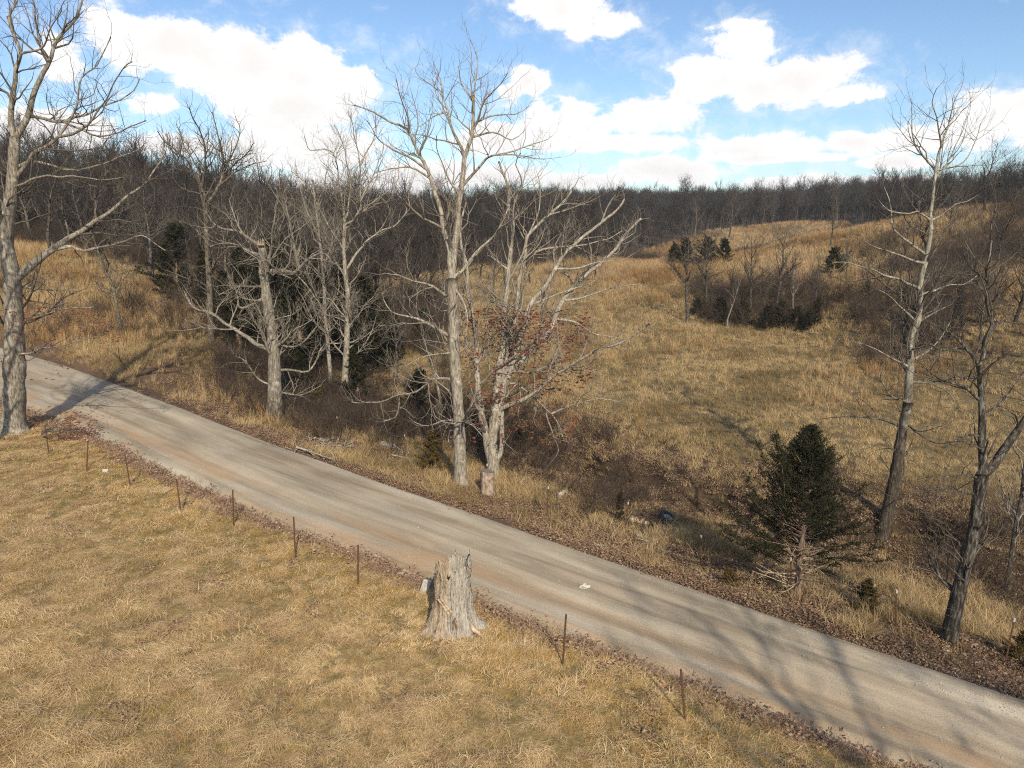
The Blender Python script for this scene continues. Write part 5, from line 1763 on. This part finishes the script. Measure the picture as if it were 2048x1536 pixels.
def fence(label, posts, h, white, wires, lean_seed, sag=0.03):
    """posts given by the pixel of their foot"""
    P = [ground_at(*q) for q in posts]
    root = empty('wire_fence', tuple(P[0]))
    tag(root, label, 'fence')
    rg = np.random.default_rng(lean_seed)
    body, tip = t_post(h, white)
    tops = []
    for i, p in enumerate(P):
        o = bpy.data.objects.new('post', body); COL.objects.link(o); o.parent = root
        o.location = tuple(p - P[0]); o.rotation_euler = (rg.normal(0, 0.04), rg.normal(0, 0.05), rg.uniform(-0.4, 0.4))
        o.scale = (1, 1, rg.uniform(0.92, 1.06))
        if tip:
            t = bpy.data.objects.new('tip', tip); COL.objects.link(t); t.parent = o
        tops.append(p)
    for wz in wires:
        for a, b in zip(P[:-1], P[1:]):
            n = 9
            t = np.linspace(0, 1, n)[:, None]
            Q = (a + np.array([0, -0.012, wz])) * (1 - t) + (b + np.array([0, -0.012, wz])) * t
            Q[:, 2] -= sag * 4 * (t * (1 - t))[:, 0] * rg.uniform(0.4, 1.6)
            mb = MB(); mb.tube(Q - P[0], np.full(n, 0.0022), 4)
            mb.build('wire', M_WIRE, root)
    return root


fence('rusty steel post fence along the near side of the road in the field', [(-60, 868), (98, 908), (173, 944), (261, 976), (362, 1026), (467, 1052), (591, 1118), (716, 1172), (1125, 1332), (1370, 1440)], 1.18, False, (0.45, 0.8, 1.08), 3)
fence('white-tipped steel post fence along the far verge below the road', [(677, 878), (811, 918), (975, 985), (1094, 1033), (1250, 1068), (1401, 1138), (1580, 1195), (1790, 1262), (2010, 1330)], 1.15, True, (0.5, 0.85, 1.05), 4)
fence('thin rusty post fence on the far verge of the road bend at left', [(135, 690), (241, 728), (350, 769), (437, 793), (545, 828)], 1.15, False, (0.5, 0.85, 1.05), 5)


# ------------------------------------------------------------------ the tall snag stump in the field
def mat_snag():
    m, nt, b = new_mat('weathered_snag')
    tcn = N_(nt, 'ShaderNodeTexCoord'); co = tcn.outputs['Object']
    fib = noise_(nt, co, 26, 6, 0.7, (1, 1, 0.10))
    big = noise_(nt, co, 3.0, 4, 0.6, (1, 1, 0.5))
    sp = N_(nt, 'ShaderNodeSeparateXYZ'); nt.links.new(co, sp.inputs[0])
    grey = ramp_(nt, fib, [(0.33, (0.09, 0.075, 0.06)), (0.46, (0.30, 0.265, 0.22)), (0.7, (0.46, 0.42, 0.355))])
    brown = ramp_(nt, fib, [(0.3, (0.10, 0.065, 0.045)), (0.48, (0.32, 0.245, 0.17)), (0.72, (0.46, 0.38, 0.285))])
    ad = N_(nt, 'ShaderNodeMath', operation='ADD'); ad.inputs[1].default_value = 0.0
    ml = N_(nt, 'ShaderNodeMath', operation='MULTIPLY'); ml.inputs[1].default_value = -1.6
    nt.links.new(sp.outputs[0], ml.inputs[0]); nt.links.new(ml.outputs[0], ad.inputs[0])
    sm = N_(nt, 'ShaderNodeMath', operation='ADD'); nt.links.new(ad.outputs[0], sm.inputs[0]); nt.links.new(big, sm.inputs[1])
    c = mix_(nt, range_(nt, sm.outputs[0], 0.5, 0.75), grey, brown)
    rot = range_(nt, noise_(nt, co, 7.0, 4, 0.6, (1, 1, 0.3)), 0.60, 0.68)
    c = mix_(nt, rot, c, (0.13, 0.075, 0.045))
    nt.links.new(c, b.inputs['Base Color'])
    b.inputs['Roughness'].default_value = 0.95
    bump_(nt, b, fib, 0.9, 0.04)
    return m


M_SNAG = mat_snag()
M_ROTTEN = mat_plain('rotten_wood', (0.05, 0.03, 0.02), (0.17, 0.10, 0.065), 14)


def build_snag():
    p = ground_at(905, 1258)
    root = empty('tree_stump', tuple(p))
    tag(root, 'tall weathered grey tree stump with jagged top in the field', 'stump')
    dep = p[1] * CP + (CAM_H - p[2]) * SP
    m = dep / F                                       # metres per photograph pixel there
    topz = at_y(905, 1124, p[1])[2] - p[2]
    rg = np.random.default_rng(5)
    na, nh = 150, 46
    a = np.linspace(0, 2 * math.pi, na, endpoint=False)
    R0 = 33.5 * m
    groove = 0.045 * np.sin(a * 9 + 1) + 0.03 * np.sin(a * 17 + 2) + 0.02 * np.sin(a * 31) + 0.02 * rg.normal(0, 1, na)
    # height of the broken rim: left half lower, spike at the right, notch at the crack
    # screen right is angle 0, towards the camera is -pi/2
    rim = 0.965 + 0.055 * np.cos(a) + 0.03 * np.sin(a * 5 + .4) + 0.022 * rg.normal(0, 1, na)
    def bumpang(c, w): return np.exp(-(((a - c + math.pi) % (2 * math.pi) - math.pi) / w) ** 2)
    rim += 0.08 * bumpang(0.15, 0.12) - 0.10 * bumpang(-1.75, 0.12) + 0.07 * bumpang(-1.55, 0.05) - 0.03 * bumpang(-2.3, 0.3) + 0.06 * bumpang(-2.0, 0.04)
    rim = np.clip(rim, 0.7, 1.25) * topz
    # root flares at chosen bearings
    fl = 1.05 * bumpang(0.05, 0.33) + 1.0 * bumpang(math.pi + 0.2, 0.35) + 0.7 * bumpang(-0.75, 0.25) + 0.65 * bumpang(-2.3, 0.3) + 0.6 * bumpang(1.4, 0.4) + 0.5 * bumpang(2.4, .3)
    V = np.zeros((nh, na, 3))
    for i in range(nh):
        t = i / (nh - 1)
        z = rim * t ** 0.9
        zz = z / topz
        r = R0 * (1.0 + 0.05 * (1 - zz)) * (1 + groove * (0.6 + 0.8 * np.exp(-zz * 3))) + R0 * (0.18 + 0.85 * fl) * np.exp(-zz * 5.5)
        r = r - 0.03 * bumpang(-1.62, 0.05) * (zz > 0.1)
        r = r + 0.010 * rg.normal(0, 1, na) + 0.012 * np.sin(z * 9 + a * 3)
        V[i, :, 0] = r * np.cos(a) + 0.04 * zz; V[i, :, 1] = r * np.sin(a); V[i, :, 2] = z - (0.10 if i == 0 else 0)
    i = np.arange(nh - 1)[:, None]; j = np.arange(na)[None]
    f = np.stack([i * na + j, i * na + (j + 1) % na, (i + 1) * na + (j + 1) % na, (i + 1) * na + j], -1).reshape(-1, 4)
    mb = MB(); mb.add(V.reshape(-1, 3), f)
    # hollow inside
    inner = np.zeros((6, na, 3))
    for k in range(6):
        q = k / 5
        rr = (R0 * (0.99 + groove * 0.6)) * (1 - 0.16 * min(1, q * 4)) * (1 - 0.5 * max(0, q - 0.4))
        inner[k, :, 0] = V[-1, :, 0] * 0 + rr * np.cos(a) + 0.04; inner[k, :, 1] = rr * np.sin(a); inner[k, :, 2] = rim * (1 - 0.45 * q)
    i = np.arange(5)[:, None]
    f2 = np.stack([i * na + j, (i) * na + (j + 1) % na, (i + 1) * na + (j + 1) % na, (i + 1) * na + j], -1).reshape(-1, 4)
    allv = np.vstack([V.reshape(-1, 3), inner.reshape(-1, 3)])
    o0 = nh * na
    lip = np.stack([(nh - 1) * na + j[0], (nh - 1) * na + (j[0] + 1) % na, o0 + (j[0] + 1) % na, o0 + j[0]], -1)
    floor = np.array([[o0 + 5 * na + q, o0 + 5 * na + (q + 1) % na, len(allv)] for q in range(na)])
    allv = np.vstack([allv, [[0.04, 0, topz * 0.5]]])
    mb = MB(); mb.add(allv, np.vstack([f, f2 + o0, lip]), floor)
    mb.build('trunk', M_SNAG, root)
    # roots that run out over the grass
    for k, (ang, L, r0, mt) in enumerate([(-0.45, 0.50, 0.075, M_DEADWOOD), (math.pi + 0.35, 0.42, 0.10, M_SNAG), (-2.0, 0.22, 0.06, M_ROTTEN), (-1.25, 0.25, 0.055, M_SNAG), (0.2, 0.45, 0.10, M_SNAG)]):
        d = np.array([math.cos(ang), math.sin(ang), 0]); s0 = R0 * 0.85
        P = [d * s0 + np.array([0, 0, 0.28]), d * (s0 + L * 0.4) + np.array([0, 0, 0.16]), d * (s0 + L * 0.8) + np.array([0, 0, 0.06]), d * (s0 + L * 1.15) + np.array([0, 0, -0.06])]
        P = resample(P, 0.06); P = P + rg.normal(0, 0.008, P.shape)
        mb = MB(); mb.tube(P, np.linspace(r0, r0 * 0.35, len(P)) * (1 + rg.normal(0, 0.08, len(P))), 9, cap=True); mb.build('root', mt, root)
    # loose bark slabs leaning across the face
    for (x0, z0, x1, z1) in [(-0.26, 0.98, -0.02, 0.62), (-0.20, 1.0, 0.03, 0.66)]:
        y = -R0 * 1.06
        mid = np.array([(x0 + x1) / 2, y, (z0 + z1) / 2]); L = math.hypot(x1 - x0, z1 - z0); an = math.atan2(z1 - z0, x1 - x0)
        mb = MB(); mb.box((0, 0, 0), (L, 0.025, 0.04), None)
        o = mb.build('bark_strip', M_DEADWOOD, root, tuple(mid), False); o.rotation_euler = (0, -an, 0)
    # splinters on the rim
    for k in range(11):
        an = rg.uniform(0, 6.28); q = int(an / (2 * math.pi) * na) % na
        b0 = np.array([R0 * 0.93 * math.cos(an) + 0.04, R0 * 0.93 * math.sin(an), rim[q] - 0.08])
        mb = MB(); hh = rg.uniform(0.08, 0.15)
        mb.tube([b0, b0 + np.array([rg.normal(0, .01), rg.normal(0, .01), hh])], [0.028, 0.004], 4); mb.build('splinter', M_SNAG, root)
    return root


build_snag()


def build_cut_stump():
    p = ground_at(975, 990)
    root = empty('cut_stump', tuple(p))
    tag(root, 'short sawn tree stump with peeling orange bark on the far verge', 'stump')
    rg = np.random.default_rng(8)
    dep = p[1] * CP + (CAM_H - p[2]) * SP; m = dep / F
    H = at_y(975, 942, p[1])[2] - p[2]; R0 = 13.5 * m
    na, nh = 40, 14
    a = np.linspace(0, 2 * math.pi, na, endpoint=False)
    g = 0.05 * np.sin(a * 5) + 0.03 * np.sin(a * 11 + 1)
    V = []
    for i in range(nh):
        t = i / (nh - 1); r = R0 * (1 + g * 0.8) * (1 + 0.22 * math.exp(-t * 6)) * (1 + 0.015 * rg.normal(0, 1, na))
        V.append(np.stack([r * np.cos(a), r * np.sin(a), np.full(na, -0.08 + (H + 0.08) * t) + 0.05 * t * np.cos(a + 2.6)], 1))
    V = np.vstack(V); i = np.arange(nh - 1)[:, None]; j = np.arange(na)[None]
    mb = MB(); mb.add(V, np.stack([i * na + j, i * na + (j + 1) % na, (i + 1) * na + (j + 1) % na, (i + 1) * na + j], -1).reshape(-1, 4))
    m2, nt, b = new_mat('peeling_bark')
    co = N_(nt, 'ShaderNodeTexCoord').outputs['Object']
    n1 = noise_(nt, co, 9, 5, 0.65, (1, 1, 0.6)); n2 = noise_(nt, co, 25, 4, 0.7, (1, 1, 0.3))
    c = ramp_(nt, n1, [(0.35, (0.13, 0.10, 0.08)), (0.45, (0.27, 0.18, 0.12)), (0.55, (0.34, 0.27, 0.20)), (0.7, (0.42, 0.37, 0.30))])
    nt.links.new(mix_(nt, 1.0, c, ramp_(nt, n2, [(0.3, (0.7, 0.7, 0.7)), (0.7, (1.15, 1.15, 1.15))]), 'MULTIPLY'), b.inputs['Base Color'])
    bump_(nt, b, n1, 0.8, 0.03)
    mb.build('trunk', m2, root)
    top = V[-na:]
    mb = MB(); mb.add(np.vstack([top + [0, 0, 0.004], top.mean(0) + [0, 0, 0.0]]), None, [(q, (q + 1) % na, na) for q in range(na)])
    mb.build('cut_face', mat_plain('grey_end_grain', (0.07, 0.065, 0.06), (0.24, 0.22, 0.2), 18), root)


build_cut_stump()

# ------------------------------------------------------------------ stones, slab, tyre
M_LIME = mat_plain('limestone', (0.34, 0.31, 0.265), (0.56, 0.53, 0.475), 14)
M_TAN = mat_plain('tan_rock', (0.25, 0.20, 0.14), (0.44, 0.37, 0.28), 12)
M_SLAB = mat_plain('weathered_board', (0.30, 0.28, 0.25), (0.52, 0.49, 0.44), 18, 0.9, (1, 1, 0.15))


def rock(name, label, px, py, w, h, mat, seed, group=None, lift=0.0):
    p = ground_at(px, py)
    me = stone_mesh(name, mat, seed, 3, 0.7)
    r = np.random.default_rng(seed)
    for v in me.vertices:
        v.co *= 1 + 0.05 * math.sin(v.co.x * 7 + seed) + 0.04 * math.sin(v.co.y * 9)
    o = bpy.data.objects.new(name, me); COL.objects.link(o)
    o.scale = (w / 2, w / 2 * 0.8, h / 2 / 0.7)
    o.location = (p[0], p[1], p[2] + h * 0.25 + lift); o.rotation_euler = (0.1, -0.1, seed)
    tag(o, label, 'rock', group)
    return o


rock('rock', 'single white limestone rock lying on the gravel road', 1169, 1183, 0.21, 0.17, M_LIME, 3, lift=0.06)
rock('rock', 'tan rock half sunk in the bank left of the tall stump', 808, 1158, 0.32, 0.30, M_TAN, 4)
rock('rock', 'small pale rock at the bank right of the tall stump', 1032, 1240, 0.13, 0.11, M_LIME, 5)
rock('rock', 'pale stone in the weeds above the red clay cut', 668, 1098, 0.13, 0.10, M_LIME, 6)
rock('rock', 'pale grey stone near the left end of the near fence', 212, 944, 0.22, 0.10, M_LIME, 9)
rock('rock', 'flat grey stone in the grass at the left picture bottom', 655, 1084, 0.16, 0.08, M_TAN, 12)

p = ground_at(846, 1186)
mb = MB(); mb.box((0, 0, 0.17), (0.20, 0.06, 0.44))
o = mb.build('leaning_slab', M_SLAB, None, tuple(p), False)
bv = o.modifiers.new('bevel', 'BEVEL'); bv.width = 0.015; bv.segments = 2
o.rotation_euler = (0.15, 0.30, 0.25)
tag(o, 'pale weathered wooden slab leaning in the grass left of the tall stump', 'slab')

# clay cut in the near bank
M_CLAY = mat_plain('red_clay', (0.20, 0.07, 0.03), (0.34, 0.13, 0.055), 9)
P = [ground_at(660, 1090), ground_at(690, 1105), ground_at(722, 1120), ground_at(740, 1130)]
P = resample(np.array(P), 0.08)
rg5 = np.random.default_rng(55)
wv = 0.10 * np.sin(np.linspace(0, math.pi, len(P))) + 0.02
V = np.vstack([P + np.stack([np.zeros(len(P)), -wv, 0.03 + 0 * wv], 1), P + np.stack([np.zeros(len(P)), wv * 0.3, 0.10 + 0 * wv], 1), P + np.stack([np.zeros(len(P)), wv, 0.05 + 0 * wv], 1)]) + rg5.normal(0, 0.012, (3 * len(P), 3))
n = len(P); q = np.arange(n - 1)
mb = MB(); mb.add(V, np.vstack([np.stack([q, q + 1, q + 1 + n, q + n], 1), np.stack([q + n, q + n + 1, q + 2 * n + 1, q + 2 * n], 1)]))
tag(mb.build('clay_ground', M_CLAY), kind='structure')

# tyre thrown into the creek brush
p = ground_at(1334, 1046)
root = empty('discarded_tyre', tuple(p + np.array([0, 0, 0.20])))
root.rotation_euler = (0.35, 0.30, 0.2)
tag(root, 'dark old tyre lying tilted in the creek brush beyond the far fence', 'tyre')
mb = MB(); na = 36; prof = [(0.17, 0.05), (0.20, 0.09), (0.28, 0.10), (0.31, 0.07), (0.31, -0.07), (0.28, -0.10), (0.20, -0.09), (0.17, -0.05)]
a = np.arange(na) * 2 * math.pi / na
V = np.array([[r * math.cos(x) * (1.03 if (k % 2 and r > .3) else 1), r * math.sin(x) * (1.03 if (k % 2 and r > .3) else 1), z] for k, x in enumerate(a) for (r, z) in prof])
k8 = len(prof)
F4 = [(i * k8 + j, ((i + 1) % na) * k8 + j, ((i + 1) % na) * k8 + (j + 1) % k8, i * k8 + (j + 1) % k8) for i in range(na) for j in range(k8)]
mb.add(V, F4); mb.build('tread', mat_plain('rubber', (0.012, 0.012, 0.013), (0.04, 0.04, 0.042), 12, 0.6), root)
mb = MB(); V = np.array([[r * math.cos(x), r * math.sin(x), z] for x in a for (r, z) in ((0.18, 0.055), (0.14, 0.02), (0.06, 0.0), (0.05, -0.02))])
F4 = [(i * 4 + j, ((i + 1) % na) * 4 + j, ((i + 1) % na) * 4 + j + 1, i * 4 + j + 1) for i in range(na) for j in range(3)]
mb.add(V, F4); mb.build('rim', mat_plain('dull_wheel_steel', (0.08, 0.09, 0.10), (0.26, 0.28, 0.30), 9, 0.9), root)


# ------------------------------------------------------------------ fallen wood
def log_between(name, label, a, b, r0, r1, mat, cat, seed, lift=0.05, twigs=0, group=None, end=None):
    pa, pb = ground_at(*a), ground_at(*b)
    rg = np.random.default_rng(seed)
    t = np.linspace(0, 1, 12)[:, None]
    P = (pa * (1 - t) + pb * t)
    P[:, 2] = zfun(P[:, 0], P[:, 1]) * 0.5 + P[:, 2] * 0.5 + lift + r0 * 0.5
    P += rg.normal(0, r0 * 0.35, P.shape)
    root = empty(name, tuple(pa)); tag(root, label, cat, group)
    mb = MB(); mb.tube(P - pa, np.linspace(r0, r1, 12) * (1 + rg.normal(0, 0.1, 12)), 9, cap=True); mb.build('stem', mat, root)
    for k in range(twigs):
        i = rg.integers(3, 11); d = norm(rg.normal(0, 1, 3) + (P[-1] - P[0]) / np.linalg.norm(P[-1] - P[0]) * 1.2 + np.array([0, 0, 0.2])); L = rg.uniform(0.3, 0.9)
        Q = [P[i]]
        for s in range(5): d = norm(d + rg.normal(0, 0.25, 3)); Q.append(Q[-1] + d * L / 5)
        mb = MB(); mb.tube(np.array(Q) - pa, np.linspace(r1 * 0.8, 0.006, 6), 5); mb.build('branch', mat, root)
    if end:
        mb = MB(); d = norm(P[-1] - P[-2]); mb.tube(np.array([P[-1] - d * 0.25, P[-1] + d * 0.004]) - pa, [r1 * 1.06, r1 * 1.06], 10, cap=True); mb.build('log_end', end, root)
    return root


log_between('fallen_log', 'lichen-white fallen log with broken branches on the far verge', (765, 893), (812, 912), 0.13, 0.09, M_FALLEN, 'log', 1, twigs=4)
log_between('fallen_branch', 'forked pale branch dropping down from the lichened log', (806, 906), (828, 938), 0.055, 0.03, M_FALLEN, 'branch', 2, twigs=2)
log_between('fallen_branch', 'thin pale branch under the lichened log', (783, 912), (818, 922), 0.05, 0.03, M_FALLEN, 'branch', 3, twigs=2)
log_between('fallen_log', 'short pale sawn log with a dark end in the creek brush', (1262, 1046), (1302, 1054), 0.13, 0.12, M_DEADWOOD, 'log', 4, end=M_BARK_DARK)
log_between('fallen_branch', 'long thin stick lying right of the old tyre', (1335, 1056), (1374, 1064), 0.045, 0.02, M_BARK_CEDAR, 'branch', 5)
log_between('fallen_branch', 'curved pale branch at the verge below the sawn log', (1270, 1073), (1302, 1090), 0.06, 0.04, M_FALLEN, 'branch', 6, twigs=2)
log_between('fallen_branch', 'straight pale pole lying by the last white-tipped post at the road edge', (1382, 1138), (1420, 1158), 0.04, 0.035, M_DEADWOOD, 'branch', 7)
log_between('fallen_branch', 'pale stick lying in leaves above the road left of the centre trunk', (714, 938), (750, 943), 0.035, 0.02, M_FALLEN, 'branch', 8, twigs=1)
log_between('fallen_branch', 'pale log piece in the creek bed behind the centre trunk right side', (1115, 1000), (1132, 986), 0.10, 0.09, M_FALLEN, 'log', 9)

# heap of broken branches on the far verge, each one a branch of its own
rgp = np.random.default_rng(66)
for i in range(26):
    c = (rgp.normal(650, 26), rgp.normal(898, 15))
    d = rgp.normal(0, 1, 2) * np.array([18, 6])
    log_between('fallen_branch', 'broken pale branch in the heap on the verge below the broken-topped oak', (c[0] - d[0], c[1] - d[1]), (c[0] + d[0], c[1] + d[1]), rgp.uniform(0.02, 0.05), 0.012, M_FALLEN, 'branch', 700 + i, lift=rgp.uniform(0.02, 0.22), twigs=int(rgp.integers(0, 3)), group='heap of broken branches')

# fallen leafy bough beside the massive oak
p = ground_at(115, 880)
root = empty('fallen_bough', tuple(p)); tag(root, 'fallen bough with rust-brown leaves beside the massive left oak', 'bough')
g = Grower(88, crook=0.25, dens=(1.5, 2.6, 3.2), up=0.0)
for i in range(6):
    a = rgp.uniform(-0.5, 0.9)
    g.branch(np.array([-0.6, 0, 0.15 + 0.05 * i]), np.array([math.cos(a), math.sin(a) * 0.6, 0.12]), rgp.uniform(1.2, 1.9), 0.03, 1)
g.tw.build('branches', M_BARK_OAK, root)
root_leaves(root, np.array(g.tips), 500, M_REDLEAF, 0.06, rgp)


# ------------------------------------------------------------------ winter haze in the valley air
mb = MB()
x0, x1, y0, y1, z0, z1 = -2700, 2700, -320, 3200, -6.0, 60.0
mb.add([(x0, y0, z0), (x1, y0, z0), (x1, y1, z0), (x0, y1, z0), (x0, y0, z1), (x1, y0, z1), (x1, y1, z1), (x0, y1, z1)],
       [(0, 3, 2, 1), (4, 5, 6, 7), (0, 1, 5, 4), (1, 2, 6, 5), (2, 3, 7, 6), (3, 0, 4, 7)])
hm = bpy.data.materials.new('haze_air'); hm.use_nodes = True
hn = hm.node_tree; hn.nodes.clear()
ho = hn.nodes.new('ShaderNodeOutputMaterial'); hv = hn.nodes.new('ShaderNodeVolumePrincipled')
hv.inputs['Color'].default_value = (0.82, 0.90, 1.0, 1)
hv.inputs['Density'].default_value = 0.00022
hn.links.new(hv.outputs[0], ho.inputs['Volume'])
haze = mb.build('haze', hm, smooth=False)
tag(haze, kind='stuff')
